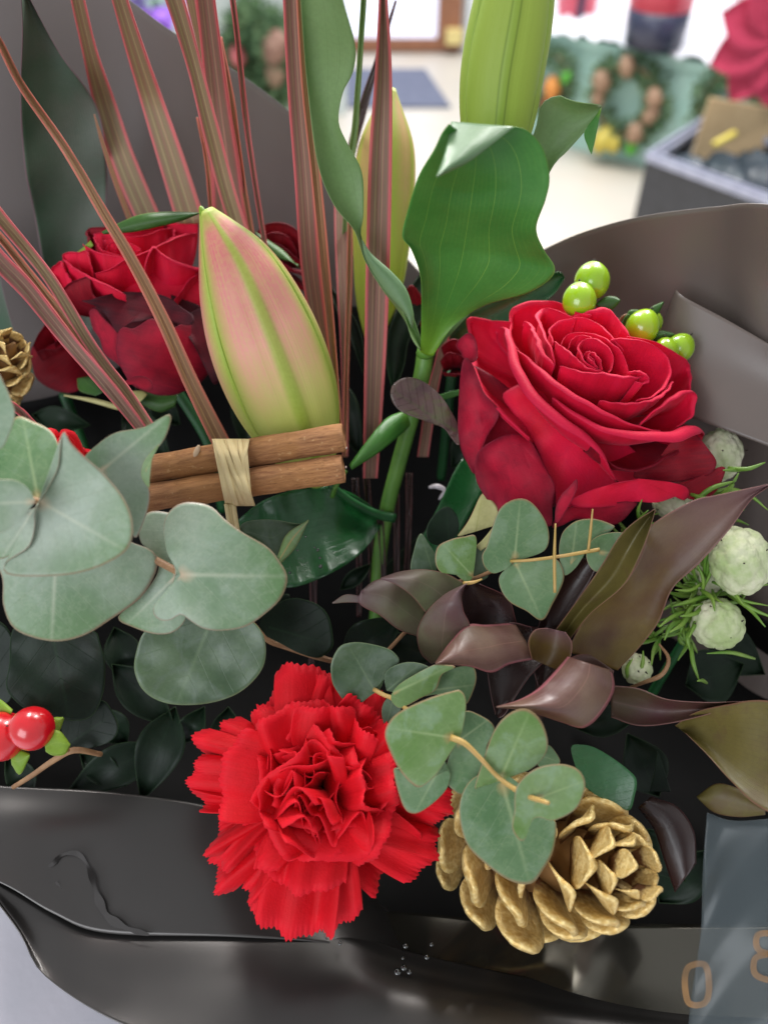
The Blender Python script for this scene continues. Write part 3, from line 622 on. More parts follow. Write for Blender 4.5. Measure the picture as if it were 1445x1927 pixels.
# wreaths hanging on the counter face
gl = leafmat('wreath_green', hexc(86, 120, 88), hexc(128, 156, 114), None, None, rough=.7, nsc=12, spec=.2)
def facept(px, py, off=-.06):
    r = P(px, py, 100) - CAM; b = ca + nrm * off; tt = ((b - CAM) @ nrm) / (r @ nrm); return CAM + r * tt
def wreath(px, py, rpx, label, orn, seed, group='wreaths hanging on the counter', cp=None, hole=1.0, nl=900):
    r_ = np.random.default_rng(seed); c = facept(px, py) if cp is None else cp; sc = (c - CAM) @ FW * KX / 722.5; R = rpx * sc * .72; rt = rpx * sc * .27
    t = thing('wreath', label, 'wreath', c, group)
    zv = np.array([0, 0, 1.]); V = []; F = []
    th = np.linspace(0, 2 * np.pi, 28); V0, F0, A0 = tubew([c + R * hole * (math.cos(a) * dirc + math.sin(a) * zv) for a in th], rt * .15, 8, cap=False); obj('ring', V0, F0, M['twig'], t)
    for i in range(nl):
        a = r_.random() * 6.28; u = r_.normal(size=3); u = unit(u); p = c + R * hole * (math.cos(a) * dirc + math.sin(a) * zv) + u * rt * r_.random() ** .5 * np.array([1, .8, 1])
        d = unit(u + r_.normal(size=3) * .5); s_ = np.cross(d, unit(r_.normal(size=3))); L_ = rt * .8; wd = rt * .2; b = len(V)
        V += [p, p + d * L_ * .5 + s_ * wd, p + d * L_, p + d * L_ * .5 - s_ * wd]; F.append((b, b + 1, b + 2, b + 3))
    o = obj('foliage', np.array(V), F, gl, t, smooth=False); o['kind'] = 'stuff'
    for nm, ox, oy, rp, mt in orn:
        q = c + (ox * dirc - oy * zv) * rpx * sc + np.array([0, -.9 * rt, 0]) - nrm * 0.0
        Vb, Fb, Ab = blob(q, (rp * sc * 100, rp * sc * 100, rp * sc * 130), basis_from((r_.random() - .5, r_.random() - .5, 1)), 12, 14, lambda D: 1 + .1 * np.sin(D[..., 0] * 14) * np.sin(D[..., 2] * 12)); obj(nm, Vb, Fb, mt, t)
    return t
pc = simple('bronze_cone', hexc(150, 120, 98), hexc(168, 136, 110), .5, 40); orange = simple('dried_orange', hexc(206, 130, 60), hexc(216, 146, 70), .5); yel = simple('gold_ribbon', hexc(190, 172, 70), hexc(206, 190, 90), .4); lime = simple('lime_bauble', hexc(80, 160, 50), None, .4)
wreath(1178, 190, 84, 'round green wreath with bronze cones and yellow ribbon on the teal counter', [('pine_cone', -.72, -.35, 17, pc), ('pine_cone', .55, -.25, 15, pc), ('pine_cone', .55, .1, 14, pc), ('pine_cone', -.2, -.75, 15, pc), ('pine_cone', -.75, 0, 12, pc), ('pine_cone', .3, .5, 17, pc), ('ribbon_bow', -.45, .85, 20, yel), ('bauble', .28, .85, 12, lime), ('ribbon_bow', -.15, .9, 12, yel)], 5)
wreath(1030, 150, 62, 'green wreath with a dried orange slice, half behind the tall green bud', [('orange_slice', .15, .12, 16, orange), ('pine_cone', .1, .6, 12, simple('red_cone', hexc(150, 50, 30), None, .6)), ('bauble', .55, -.25, 9, lime)], 6)
wreath(1375, 200, 80, 'dark plain wreath on the counter behind the cardboard and crate', [('pine_cone', .5, -.5, 10, gl)], 7)
# wreath at back left wall
c = YP(492, 105, 3.6); wreath(495, 108, 125, 'shaggy green wreath with pinkish cones by the pale wall', [('pine_cone', .35, -.25, 22, simple('dusty_pink_cone', hexc(150, 120, 104), hexc(120, 84, 72), .7)), ('pine_cone', .3, .1, 18, simple('dusty_cone', hexc(134, 110, 90), None, .7)), ('bauble', -.45, .0, 15, simple('pink_bauble', hexc(206, 110, 116), None, .4))], 8, group=None, cp=c, hole=.62, nl=1500)
q = YP(480, 40, 3.62); tag(boxobj('shelf_stand', (q[0] - .34, 3.72, 0), (q[0] + .34, 3.80, q[2] + .3), simple('pale_board', hexc(196, 208, 206), hexc(210, 218, 216), .7)), 'pale display board standing behind the shaggy wreath', 'display board')
q = YP(292, 0, 3.0)
t = thing('flower_bunch', 'small purple flower bunch just showing over the left wrap edge', 'flowers', q)
pur = petalmat('violet_petal', hexc(140, 92, 200), hexc(176, 130, 226), hexc(190, 150, 236), sheen=0)
for k in range(26):
    dr = unit(rng.normal(size=3)); radial_leaf('petal', q + dr * .03, dr, (0, 0, 1), .09, .03, pur, t, n=6, m=4)
V, F, A_ = tubew([q, q - (0, 0, q[2] - .01)], .012, 8); obj('stem', V, F, M['stemd'], t)
# crate on the floor with cardboard, film and strap
grey = simple('grey_crate_plastic', hexc(44, 46, 52), hexc(54, 56, 62), .45); rimm = simple('pale_crate_rim', hexc(140, 144, 164), hexc(160, 164, 182), .3); inn = simple('crate_inside', hexc(40, 42, 52), None, .5)
zc = .30
A0 = GP(1219, 288, zc); A1 = GP(1306, 232, zc); B0 = GP(1452, 374, zc)
ex = B0 - A0; ey = A1 - A0; ey = ey / np.linalg.norm(ey) * .42; ex = ex / np.linalg.norm(ex) * .62
t = thing('plastic_crate', 'grey plastic crate with pale rim standing on the shop floor', 'crate', (*(A0 + ex / 2 + ey / 2)[:2], 0))
def crate_wall(a, b, th, z0, z1, mat, nm):
    d = unit(b - a); nn = np.array([-d[1], d[0], 0]); cen = A0 + ex / 2 + ey / 2; nn = nn if (cen - a) @ nn > 0 else -nn
    p = [a, b, b + nn * th, a + nn * th]; V = [np.array([q[0], q[1], z0]) for q in p] + [np.array([q[0], q[1], z1]) for q in p]
    return obj(nm, np.array(V), [(3, 2, 1, 0), (4, 5, 6, 7), (0, 1, 5, 4), (1, 2, 6, 5), (2, 3, 7, 6), (3, 0, 4, 7)], mat, t, smooth=False)
cs = [A0, A0 + ex, A0 + ex + ey, A0 + ey]
for k in range(4):
    a, b = cs[k], cs[(k + 1) % 4]; crate_wall(a, b, .02, .005, zc - .022, grey, 'side'); d = unit(b - a); o_ = -np.array([-d[1], d[0], 0]); cen = A0 + ex / 2 + ey / 2; o_ = o_ if (cen - a) @ o_ < 0 else -o_
    crate_wall(a + o_ * .008, b + o_ * .008, .011, zc - .02, zc, rimm, 'rim'); crate_wall(a - o_ * .022, b - o_ * .022, .009, zc - .02, zc + .001, rimm, 'rim')
p = [np.array([q[0], q[1], .02]) for q in cs]; obj('bottom', np.array(p), [(0, 1, 2, 3)], inn, t, smooth=False)
q = A0 + ex * .28 + ey * .55
V, F = [], []; Vc = [YP(1300, 300, q[1]), YP(1337, 184, q[1]), YP(1500, 212, q[1] + .12), YP(1500, 330, q[1] + .12)]; Vc = Vc + [v + (0, .012, 0) for v in Vc]
tag(obj('cardboard_sheet', np.array(Vc), [(0, 1, 2, 3), (7, 6, 5, 4), (0, 4, 5, 1), (1, 5, 6, 2), (2, 6, 7, 3), (3, 7, 4, 0)], simple('brown_cardboard', hexc(184, 158, 120), hexc(194, 168, 130), .8), smooth=False), 'brown cardboard sheet sticking up out of the grey crate', 'cardboard')
n = 26; uu, vv = np.meshgrid(np.linspace(.06, .94, n), np.linspace(.08, .92, n), indexing='ij')
Vf = A0 + ex * uu[..., None] + ey * vv[..., None]; Vf[..., 2] = zc - .06 + .035 * np.sin(uu * 15 + vv * 7) * np.cos(vv * 13) + rng.random((n, n)) * .03
tag(obj('plastic_film', Vf.reshape(-1, 3), gridfaces(n, n), simple('dark_film', hexc(44, 54, 64), hexc(64, 76, 84), .2, 8, bump=.8, bsc=20, bdist=.02)), 'crumpled dark plastic film lying inside the grey crate', 'plastic film')
V, F, A_ = tubew([YP(1342, 272, q[1] - .1), YP(1360, 262, q[1] - .1), YP(1382, 250, q[1] - .08)], .010, 8, 10); tag(obj('strap', V, F, yel), 'short yellow strap lying on the dark film in the crate', 'strap')

# ================================================================== TABLE
tb = simple('pale_table_top', hexc(196, 194, 204), hexc(210, 204, 214), .4, 9)
tag(boxobj('table', (-.75, -.6, .80), (.75, .46, .84), tb), 'pale lavender grey table top under the bouquet', 'table')
# ================================================================== WRAPPING
t = thing('wrapping_paper', 'dark grey brown wrapping sheets flaring around the whole bouquet', 'wrapping paper', P(700, 1300, 60))
def sheet(name, rows, n, m, mat, thick=.3, label=None, wav=0):
    "rows of (x, y, d) points, splined both ways"
    k = max(len(r) for r in rows); R = [spline([(p[0], p[1], p[2]) for p in r], m) for r in rows]
    R = np.array(R); out = np.array([spline_any(R[:, j, :], n) for j in range(m)]).transpose(1, 0, 2)
    uu, vv = np.meshgrid(np.linspace(0, 1, n), np.linspace(0, 1, m), indexing='ij')
    D = out[..., 2] + wav * np.sin(vv * 11 + uu * 3) * np.sin(uu * 5 + vv * 2)
    return obj(name, PA(out[..., 0], out[..., 1], D).reshape(-1, 3), gridfaces(n, m), mat, t, dict(c=vv * 2 - 1, l=uu, e=uu), thick=thick, label=label)
def spline_any(p, n):
    q = np.vstack([2 * p[:1] - p[1:2], p, 2 * p[-1:] - p[-2:-1]]); out = []
    for i in range(len(q) - 3):
        p0, p1, p2, p3 = q[i:i + 4]; tt = np.linspace(0, 1, 12, endpoint=False)[:, None]
        out.append(0.5 * ((2 * p1) + (-p0 + p2) * tt + (2 * p0 - 5 * p1 + 4 * p2 - p3) * tt ** 2 + (-p0 + 3 * p1 - 3 * p2 + p3) * tt ** 3))
    out = np.vstack(out + [q[-2:-1]]); s = np.linspace(0, len(out) - 1, n); i0 = np.arange(len(out))
    return np.stack([np.interp(s, i0, out[:, k]) for k in range(p.shape[1])], 1)
sheet('back_sheet', [
    [(-260, -330, 30), (0, -190, 33), (245, 0, 36), (330, 62, 37), (440, 131, 38.5), (541, 206, 40), (620, 285, 41.5), (700, 400, 43), (800, 520, 44), (960, 640, 47)],
    [(-300, 0, 33), (0, 80, 36), (200, 170, 39), (300, 250, 40), (420, 330, 41.5), (520, 400, 43), (600, 460, 44), (690, 540, 45), (780, 620, 46), (980, 760, 48)],
    [(-320, 400, 37), (0, 430, 40), (170, 470, 42), (300, 520, 43.5), (420, 560, 45), (520, 600, 46), (600, 640, 47), (680, 700, 47), (760, 760, 48), (980, 860, 50)],
    [(-320, 900, 40), (0, 880, 44), (170, 880, 46), (300, 880, 48), (400, 880, 49), (500, 880, 50), (580, 900, 50), (660, 920, 51), (740, 940, 51), (980, 1000, 53)],
    [(-200, 1400, 44), (100, 1350, 48), (200, 1300, 50), (300, 1280, 52), (400, 1250, 53), (500, 1240, 54), (580, 1230, 54), (660, 1200, 54), (740, 1200, 54), (980, 1250, 56)]], 60, 70, M['paperL'], wav=.12, label='tall matte sheet behind the striped leaves')
sheet('side_sheet', [
    [(1700, 420, 27), (1445, 384, 30), (1350, 388, 32), (1215, 405, 34), (1110, 432, 36), (1030, 465, 38), (930, 520, 41), (820, 600, 44)],
    [(1720, 560, 28.5), (1445, 520, 32), (1350, 520, 34), (1240, 530, 35.5), (1130, 560, 38), (1030, 590, 40), (920, 650, 43), (810, 720, 46)],
    [(1720, 690, 29), (1445, 640, 32.4), (1370, 640, 34.6), (1270, 640, 36.6), (1160, 650, 38.5), (1040, 700, 42), (920, 760, 45), (810, 820, 48)],
    [(1720, 800, 30), (1445, 745, 33.2), (1370, 700, 34.6), (1265, 690, 36), (1160, 740, 40), (1040, 800, 44), (920, 860, 47), (810, 920, 50)],
    [(1720, 1000, 33), (1445, 930, 37), (1370, 930, 38.5), (1270, 930, 40), (1160, 960, 43), (1040, 1000, 46), (920, 1050, 50), (810, 1100, 52)],
    [(1720, 1500, 34), (1500, 1450, 38), (1400, 1400, 40), (1300, 1400, 43), (1160, 1350, 47), (1040, 1300, 50), (920, 1250, 53), (810, 1200, 54)]], 70, 70, M['paperR'], label='satin sheet curving up behind the open red rose')
# pressed fold standing out of the side sheet
sheet('fold_flap', [[(1200, 740, 36.6), (1235, 640, 35.4), (1272, 545, 34.0)], [(1245, 770, 35.2), (1265, 660, 34.2), (1290, 560, 33.5)], [(1340, 800, 32.8), (1360, 690, 32.9), (1376, 606, 32.6)], [(1600, 900, 30.4), (1600, 780, 30.6), (1520, 690, 31.0)]], 30, 30, M['paperR'], label='raised fold of the satin sheet catching light')
# near-black sheet added inside, its colour giving the gaps their shade
sheet('shade_lining', [
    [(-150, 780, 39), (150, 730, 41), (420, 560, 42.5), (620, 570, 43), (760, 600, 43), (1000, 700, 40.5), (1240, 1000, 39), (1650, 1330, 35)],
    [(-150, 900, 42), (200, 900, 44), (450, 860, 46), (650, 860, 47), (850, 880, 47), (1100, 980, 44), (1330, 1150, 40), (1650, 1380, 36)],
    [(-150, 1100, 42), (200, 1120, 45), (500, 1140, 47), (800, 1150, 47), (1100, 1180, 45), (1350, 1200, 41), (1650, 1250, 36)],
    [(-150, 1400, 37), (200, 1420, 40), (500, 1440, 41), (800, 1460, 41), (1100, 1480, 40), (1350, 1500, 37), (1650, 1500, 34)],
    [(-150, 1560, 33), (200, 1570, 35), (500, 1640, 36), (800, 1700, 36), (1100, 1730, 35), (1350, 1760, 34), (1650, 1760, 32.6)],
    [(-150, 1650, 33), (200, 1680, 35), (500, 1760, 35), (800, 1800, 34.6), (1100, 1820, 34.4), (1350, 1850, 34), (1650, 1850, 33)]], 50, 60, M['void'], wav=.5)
# front collar: upper band, then the lower outer sheet
sheet('front_collar', [
    [(-150, 1460, 32.5), (0, 1479, 32.6), (200, 1490, 32.8), (380, 1515, 33), (550, 1560, 33.4), (660, 1650, 33.6), (760, 1745, 33.4)],
    [(-150, 1540, 31.6), (0, 1550, 31.6), (180, 1590, 31.7), (360, 1620, 31.8), (550, 1660, 32), (660, 1710, 32.2), (780, 1785, 32)],
    [(-150, 1610, 30.4), (0, 1662, 30.4), (100, 1720, 30.4), (200, 1757, 30.4), (440, 1764, 30.4), (620, 1777, 30.6), (720, 1806, 30.6), (800, 1833, 30.6)]], 40, 70, M['paperF'], thick=.4, wav=.04, label='water stained front band of the wrap')
sheet('outer_sheet', [
    [(-100, 1560, 31.6), (0, 1620, 31.5), (100, 1685, 31.5), (200, 1725, 31.4), (440, 1732, 31.4), (640, 1750, 31.4), (800, 1800, 31.3), (1180, 1875, 31.2), (1500, 1905, 31)],
    [(-60, 1600, 30.9), (0, 1665, 30.75), (100, 1722, 30.7), (200, 1758, 30.6), (440, 1764, 30.6), (640, 1780, 30.6), (800, 1833, 30.5), (1180, 1906, 30.4), (1500, 1935, 30)],
    [(-40, 1650, 30.6), (30, 1740, 30.4), (90, 1800, 29.9), (230, 1850, 29.4), (440, 1860, 29.2), (640, 1870, 29.2), (820, 1900, 29.3), (1180, 1950, 29.5), (1500, 1980, 29.4)],
    [(-20, 1680, 30.2), (38, 1756, 29.8), (85, 1838, 29.4), (225, 1927, 28.4), (420, 1990, 27.6), (640, 2040, 27.3), (820, 2060, 27.4), (1180, 2100, 27.8), (1500, 2120, 27.8)]], 40, 70, M['paperF'], thick=.4, wav=.03)
def stain(pts, w, nm='water_stain'):
    q = spline(pts, 40); tg = np.gradient(q[:, :2], axis=0); nn = np.stack([-tg[:, 1], tg[:, 0]], 1); nn /= np.linalg.norm(nn, axis=1)[:, None]
    ww = lin(w, 40)[:, None] * (1 + .35 * np.sin(np.arange(40) * .9))[:, None]
    V = np.vstack([PA((q[:, :2] + nn * ww)[:, 0], (q[:, :2] + nn * ww)[:, 1], q[:, 2] - .10), PA((q[:, :2] - nn * ww)[:, 0], (q[:, :2] - nn * ww)[:, 1], q[:, 2] - .10)])
    obj(nm, V, [(i, i + 1, 41 + i, 40 + i) for i in range(39)], stm, t)
stm = paper('dried_water_mark', hexc(34, 32, 31), hexc(44, 41, 40), .38, .3, bstr=.01, metal=.7)
stain([(92, 1632, 31.2), (104, 1622, 31.2), (112, 1612, 31.3), (132, 1606, 31.3), (150, 1610, 31.3), (166, 1632, 31.2), (176, 1664, 30.9), (190, 1705, 30.7), (205, 1728, 30.55), (240, 1748, 30.35), (280, 1760, 30.25)], [3, 4, 4, 5, 8, 6, 3])
stain([(106, 1660, 31), (110, 1672, 30.95), (113, 1684, 30.9)], [3, 5, 3])
# glossy film strip under the cone, mirror like
sheet('glossy_film', [
    [(620, 1715, 33.4), (700, 1715, 33.3), (850, 1725, 33.2), (1000, 1745, 33), (1160, 1740, 32.9), (1330, 1740, 32.8), (1600, 1740, 32.5)],
    [(600, 1772, 30.9), (700, 1801, 30.75), (820, 1842, 30.6), (960, 1882, 30.5), (1160, 1912, 30.4), (1330, 1932, 30.2), (1600, 1950, 30)]], 20, 50, M['gloss'], thick=.3, label='glossy black film strip mirroring the gold cone')
# water drops on the film
drop = N('water_drop'); dm = drop.pbr(hexc(26, 27, 26), .04, 1.0, coat=1); 
for (x, y, r) in [(615, 1767, 2.5), (640, 1776, 4), (760, 1822, 6), (748, 1830, 7), (770, 1830, 5), (758, 1804, 3), (803, 1802, 5), (812, 1778, 4), (763, 1781, 5), (769, 1876, 3)]:
    V, F, A_ = blob(P(x, y, 30.2), (r * .020, r * .020, r * .011), basis_from((0, 0, 1)), 8, 12); obj('water_drop', V, F, dm, t)

# clear cellophane with gold print and a painted reflection at the lower right corner
cello = N('cellophane'); g = cello.n('ShaderNodeBsdfPrincipled'); g.inputs['Base Color'].default_value = hexc(88, 98, 102); g.inputs['Roughness'].default_value = .3; g.inputs['Alpha'].default_value = .38; cello.l(g.outputs[0], cello.out.inputs[0])
cl = thing('cellophane_wrap', 'clear bluish cellophane with gold printed figure and ring reflection at lower right', 'cellophane', P(1400, 1700, 30))
old = t; t = cl
sheet('film', [[(1330, 1530, 28.6), (1322, 1640, 28.4), (1318, 1760, 28.2), (1300, 1880, 28.1), (1290, 1990, 28)], [(1400, 1545, 28.2), (1400, 1640, 28), (1395, 1760, 27.8), (1390, 1880, 27.7), (1385, 1990, 27.6)], [(1600, 1520, 27.6), (1600, 1640, 27.3), (1600, 1760, 27), (1600, 1880, 26.8), (1600, 1990, 26.6)]], 24, 24, cello.m, wav=.22, thick=.1)
gs = N('gold_print_reflection'); gb = gs.n('ShaderNodeBsdfPrincipled'); gb.inputs['Base Color'].default_value = hexc(176, 128, 74); gb.inputs['Roughness'].default_value = .5; gs.l(gs.ramp(gs.noise(90, 3), [(.3, .2), (.7, .55)]), gb.inputs['Alpha']); gs.l(gb.outputs[0], gs.out.inputs[0]); gp = gs.m
def ribbon_mark(pts, w, d, closed=False, nm='printed_figure'):
    q = spline(pts, 48, closed=closed); q = np.vstack([q, q[:1]]) if closed else q
    tg = np.gradient(q, axis=0); 
    if closed: tg[0] = tg[-1] = (q[1] - q[-2])
    nn = np.stack([-tg[:, 1], tg[:, 0]], 1); nn /= np.linalg.norm(nn, axis=1)[:, None]
    V = np.vstack([PA((q + nn * w)[:, 0], (q + nn * w)[:, 1], np.full(len(q), d)), PA((q - nn * w)[:, 0], (q - nn * w)[:, 1], np.full(len(q), d))]); k = len(q)
    return obj(nm, V, [(i, i + 1, k + i + 1, k + i) for i in range(k - 1)], gp, cl)
ribbon_mark([(1446, 1757), (1425, 1762), (1426, 1787), (1452, 1796), (1478, 1787), (1476, 1762)], 6, 27.35, True)
ribbon_mark([(1449, 1797), (1421, 1805), (1421, 1834), (1450, 1845), (1480, 1834), (1478, 1805)], 6, 27.35, True)
ribbon_mark([(1300, 1818), (1325, 1816), (1333, 1840), (1332, 1878), (1318, 1892), (1296, 1888), (1289, 1860), (1290, 1832)], 6, 27.8, True, 'reflection_ring')  # reflection of a cone scale, painted as a gold ring on the film
t = old

# ================================================================== STRIPED LEAVES (three sprays)
def blade(px, w, d, mat, parent, vf=.12, **k):
    """centre line px, width px (list), depth list"""
    q = spline(px, 30); tg = np.gradient(q, axis=0); nn = np.stack([-tg[:, 1], tg[:, 0]], 1); nn /= np.linalg.norm(nn, axis=1)[:, None]
    ww = lin(w, 30)[:, None] / 2; return strip('blade', q + nn * ww, q - nn * ww, d, mat, parent, vfold=vf, n=60, m=13, thick=.5, bump=.02, **k)
sp = thing('striped_leaf_spray', 'thin green and pink striped leaves leaning left across the rear rose', 'striped leaves', P(420, 900, 34), 'sprays of pink striped leaves')
blade([(-30, 30), (0, 80), (42, 162), (125, 282), (199, 407), (249, 490), (307, 602), (357, 714), (425, 850)], [12, 15, 20, 26, 34], [25, 29, 30.5, 31.5, 32.5], M['str3'], sp, tilt=.1)
blade([(-30, 370), (0, 409), (47, 465), (93, 524), (125, 574), (162, 636), (199, 689), (237, 736), (285, 805)], [26, 22, 22, 20, 16], [27, 29, 30, 30.5, 31], M['str1'], sp)
blade([(-40, 445), (0, 492), (47, 540), (93, 597), (140, 655), (187, 709), (224, 754), (270, 812)], [34, 34, 28, 26, 20], [26.5, 28, 29.5, 30, 31], M['str2'], sp)
blade([(-40, 405), (0, 446), (60, 520), (110, 582), (160, 650), (215, 725), (275, 800)], [14, 14, 13, 12, 10], [28, 29.5, 30.5, 31, 31.5], M['str3'], sp)
blade([(-20, 745), (30, 768), (70, 806)], [16, 14, 12], [27, 28, 29], M['str2'], sp)
sp = thing('striped_leaf_spray', 'wide pink edged striped leaves rising behind the rear rose', 'striped leaves', P(420, 800, 38), 'sprays of pink striped leaves')
strip('blade', [(121, -60), (133, 0), (154, 95), (179, 208), (220, 332), (262, 430)], [(146, -60), (160, 0), (183, 95), (216, 187), (253, 291), (306, 415)], [29, 36, 38], M['str1'], sp, vfold=.15, thick=.5)
strip('blade', [(192, -60), (210, 0), (233, 83), (257, 166), (287, 270), (332, 420)], [(222, -60), (241, 0), (274, 96), (307, 187), (345, 291), (388, 420)], [28, 35, 37], M['str1'], sp, vfold=.15, thick=.5)
strip('blade', [(176, 214), (190, 270), (212, 340), (245, 430)], [(178, 214), (198, 270), (221, 335), (255, 425)], [34, 37], M['str3'], sp)
strip('blade', [(292, -60), (311, 0), (332, 62), (357, 145), (382, 249), (415, 374), (450, 480)], [(325, -60), (347, 0), (370, 83), (395, 179), (419, 266), (444, 361), (478, 470)], [26, 30, 33, 35], M['str1'], sp, vfold=.2, thick=.5)
strip('blade', [(362, -60), (368, 0), (378, 90), (388, 200), (396, 300), (402, 440)], [(398, -60), (405, 0), (417, 90), (433, 200), (450, 300), (470, 440)], [28, 33, 36.5], M['str2'], sp, vfold=.2, thick=.5)
strip('blade', [(340, -60), (350, 0), (372, 90), (386, 160)], [(360, -60), (368, 0), (380, 90), (390, 160)], [31, 36], M['str1'], sp)
blade([(416, 68), (436, 187), (455, 330), (474, 440)], [2, 10, 10, 9], [33, 36], M['str3'], sp)
blade([(430, -50), (438, 0), (448, 83), (461, 208), (478, 332), (500, 470)], [9, 9, 10, 9, 8], [30, 34, 36], M['str2'], sp)
blade([(371, 220), (390, 310), (399, 420)], [2, 8, 7], [34, 37], M['str3'], sp)
sp = thing('striped_leaf_spray', 'tall upright reddish striped leaves between the two lily buds', 'striped leaves', P(650, 950, 40), 'sprays of pink striped leaves')
strip('blade', [(531, -60), (533, 0), (541, 166), (554, 332), (566, 500), (590, 650), (612, 790)], [(566, -60), (566, 0), (576, 166), (590, 332), (603, 500), (620, 650), (634, 800)], [26, 30, 33, 34], M['str2'], sp, vfold=.2, thick=.5)
strip('blade', [(556, -60), (558, 0), (568, 166), (586, 332), (602, 500), (618, 650), (630, 820)], [(576, -60), (576, 0), (586, 120), (601, 303), (616, 457), (631, 640), (644, 820)], [25.8, 29.6, 32.6, 33.6], M['str3'], sp, vfold=.2, thick=.5)
blade([(684, -50), (684, 0), (676, 125), (668, 240), (656, 330), (650, 450)], [9, 9, 10, 14, 12], [29, 34, 38], M['lilyb'], sp)
strip('blade', [(640, 300), (629, 386), (634, 540), (641, 664), (646, 860)], [(662, 300), (656, 440), (659, 540), (657, 664), (655, 860)], [38.5, 37, 36.5], M['str2'], sp, vfold=.15)
blade([(660, 380), (657, 540), (652, 700), (648, 860)], [10, 10, 8, 7], [36.8, 36], M['str3'], sp)
strip('blade', [(713, -60), (714, 0), (706, 145), (695, 291), (689, 498), (686, 706), (684, 900)], [(727, -60), (728, 0), (736, 125), (737, 291), (733, 498), (726, 664), (710, 900)], [27, 30, 32.5, 34], M['str2'], sp, vfold=.28, thick=.6)
strip('blade', [(835, 600), (818, 680), (803, 740), (785, 860)], [(850, 610), (838, 670), (824, 740), (806, 860)], [36, 37], M['str2'], sp, vfold=.1)
blade([(745, 0), (700, 145), (672, 240), (650, 330)], [2, 10, 18, 16], [36, 39], M['brownd'], sp)
for k, (x, y0, x2) in enumerate([(688, 880, 700), (745, 930, 742), (668, 900, 676), (715, 960, 722), (770, 890, 760), (590, 1080, 580)]):
    blade([(x, y0), ((x + x2) / 2 + 3, y0 + 130), (x2, y0 + 260)], [12, 9, 7], [36, 39], M['brownd'], sp)

# ================================================================== CORDYLINE and other background leaves
cd = thing('cordyline_leaf', 'tall dark green leaf with purple edge standing at far left', 'leaf', P(120, 560, 42))
strip('leaf_blade', [(38, -30), (42, 60), (38, 180), (46, 310), (64, 400), (85, 520), (110, 640)], [(42, -30), (110, 95), (180, 195), (200, 300), (200, 400), (196, 500), (170, 640)], [29, 34, 38, 41], M['cord'], cd, tilt=.5, cup=.5, n=60, m=21, rip=.15)
cd = thing('cordyline_leaf', 'short greyish leaf with magenta edge low at far left', 'leaf', P(60, 700, 40))
strip('leaf_blade', [(-80, 420), (-60, 540), (-20, 620), (50, 700)], [(-20, 420), (10, 560), (36, 640), (90, 730)], [37, 40], M['cord'], cd, cup=.4)

# ================================================================== LILY BUDS
bud('large pink and green lily bud standing behind the cinnamon sticks', [(606, 905, 33.5), (572, 835, 32.6), (532, 730, 31.4), (490, 620, 30.4), (447, 510, 29.6), (412, 440, 29.2), (388, 396, 29.0)], [.5, 1.45, 2.0, 2.1, 1.86, 1.30, .26], 8, M['budA'], group='closed lily buds')
bt = [o for o in C.objects if o.name == 'lily_bud'][0]
for q_ in [(382, 402, 28.9), (400, 405, 28.9)]:
    V, F, A_ = blob(P(*q_), (.13, .13, .3), basis_from(UP - RT * .3), 10, 12); obj('tip', V, F, M['sepal'], bt)
bud('narrow peach and green lily bud seen behind the upright striped leaves', [(704, 650, 37), (706, 600, 36.5), (715, 500, 36), (722, 380, 35.5), (728, 260, 35), (735, 166, 34.6)], [.3, .95, 1.22, 1.32, 1.12, .2], 60, M['budB'], group='closed lily buds')
bud('tall yellow green lily bud rising above the broad leaf', [(925, 350, 28), (930, 290, 28), (943, 150, 27.2), (968, 0, 26.4), (990, -160, 25.6), (1005, -330, 25)], [.6, 1.22, 1.38, 1.2, .8, .15], 4, M['budC'], group='closed lily buds')

# ================================================================== LILY STEM with its leaves
ls = thing('lily_plant', 'thick green lily stem with broad curling leaves in the middle', 'lily stem', P(712, 1160, 40))
tube('stem', [(803, 640, 33.4), (795, 700, 33.8), (778, 770, 34.4), (748, 880, 35.5), (728, 960, 36.4), (714, 1050, 37.4), (706, 1180, 39)], [3.6, 3.4, 3.3, 3.3, 3.1, 3], M['stem'], ls, 16, 40)
V, F, A_ = blob(P(801, 664, 33.1), (.40, .36, .26), basis_from(UP), 12, 18); obj('node', V, F, M['stem'], ls)
strip('leaf', [(564, -60), (566, 0), (579, 166), (598, 307), (629, 386), (666, 432), (687, 490), (720, 544), (757, 585), (774, 635), (791, 660)],
      [(630, -60), (645, 0), (668, 83), (664, 135), (645, 174), (637, 228), (654, 270), (681, 324), (684, 400), (680, 447), (712, 494), (749, 535), (770, 575), (786, 620), (795, 650)],
      [24, 27, 29.5, 31, 32.4], M['lilyb'], ls, tilt=[-.3, .1, .4, .2], cup=.35, M=[(592, -60), (595, 0), (604, 166), (633, 332), (674, 440), (700, 500), (735, 560), (775, 620), (793, 656)], n=70, m=21, label='long grey green leaf sweeping down from the top')
strip('leaf_fold', [(681, 452), (687, 488), (722, 545), (757, 585), (768, 600)], [(681, 450), (700, 478), (738, 512), (765, 545), (778, 590), (776, 618)], [30.4, 30.8, 31.2, 31.6], M['lilyu'], ls, cup=-.2, n=40, m=11, label='pale underside where the leaf twists')
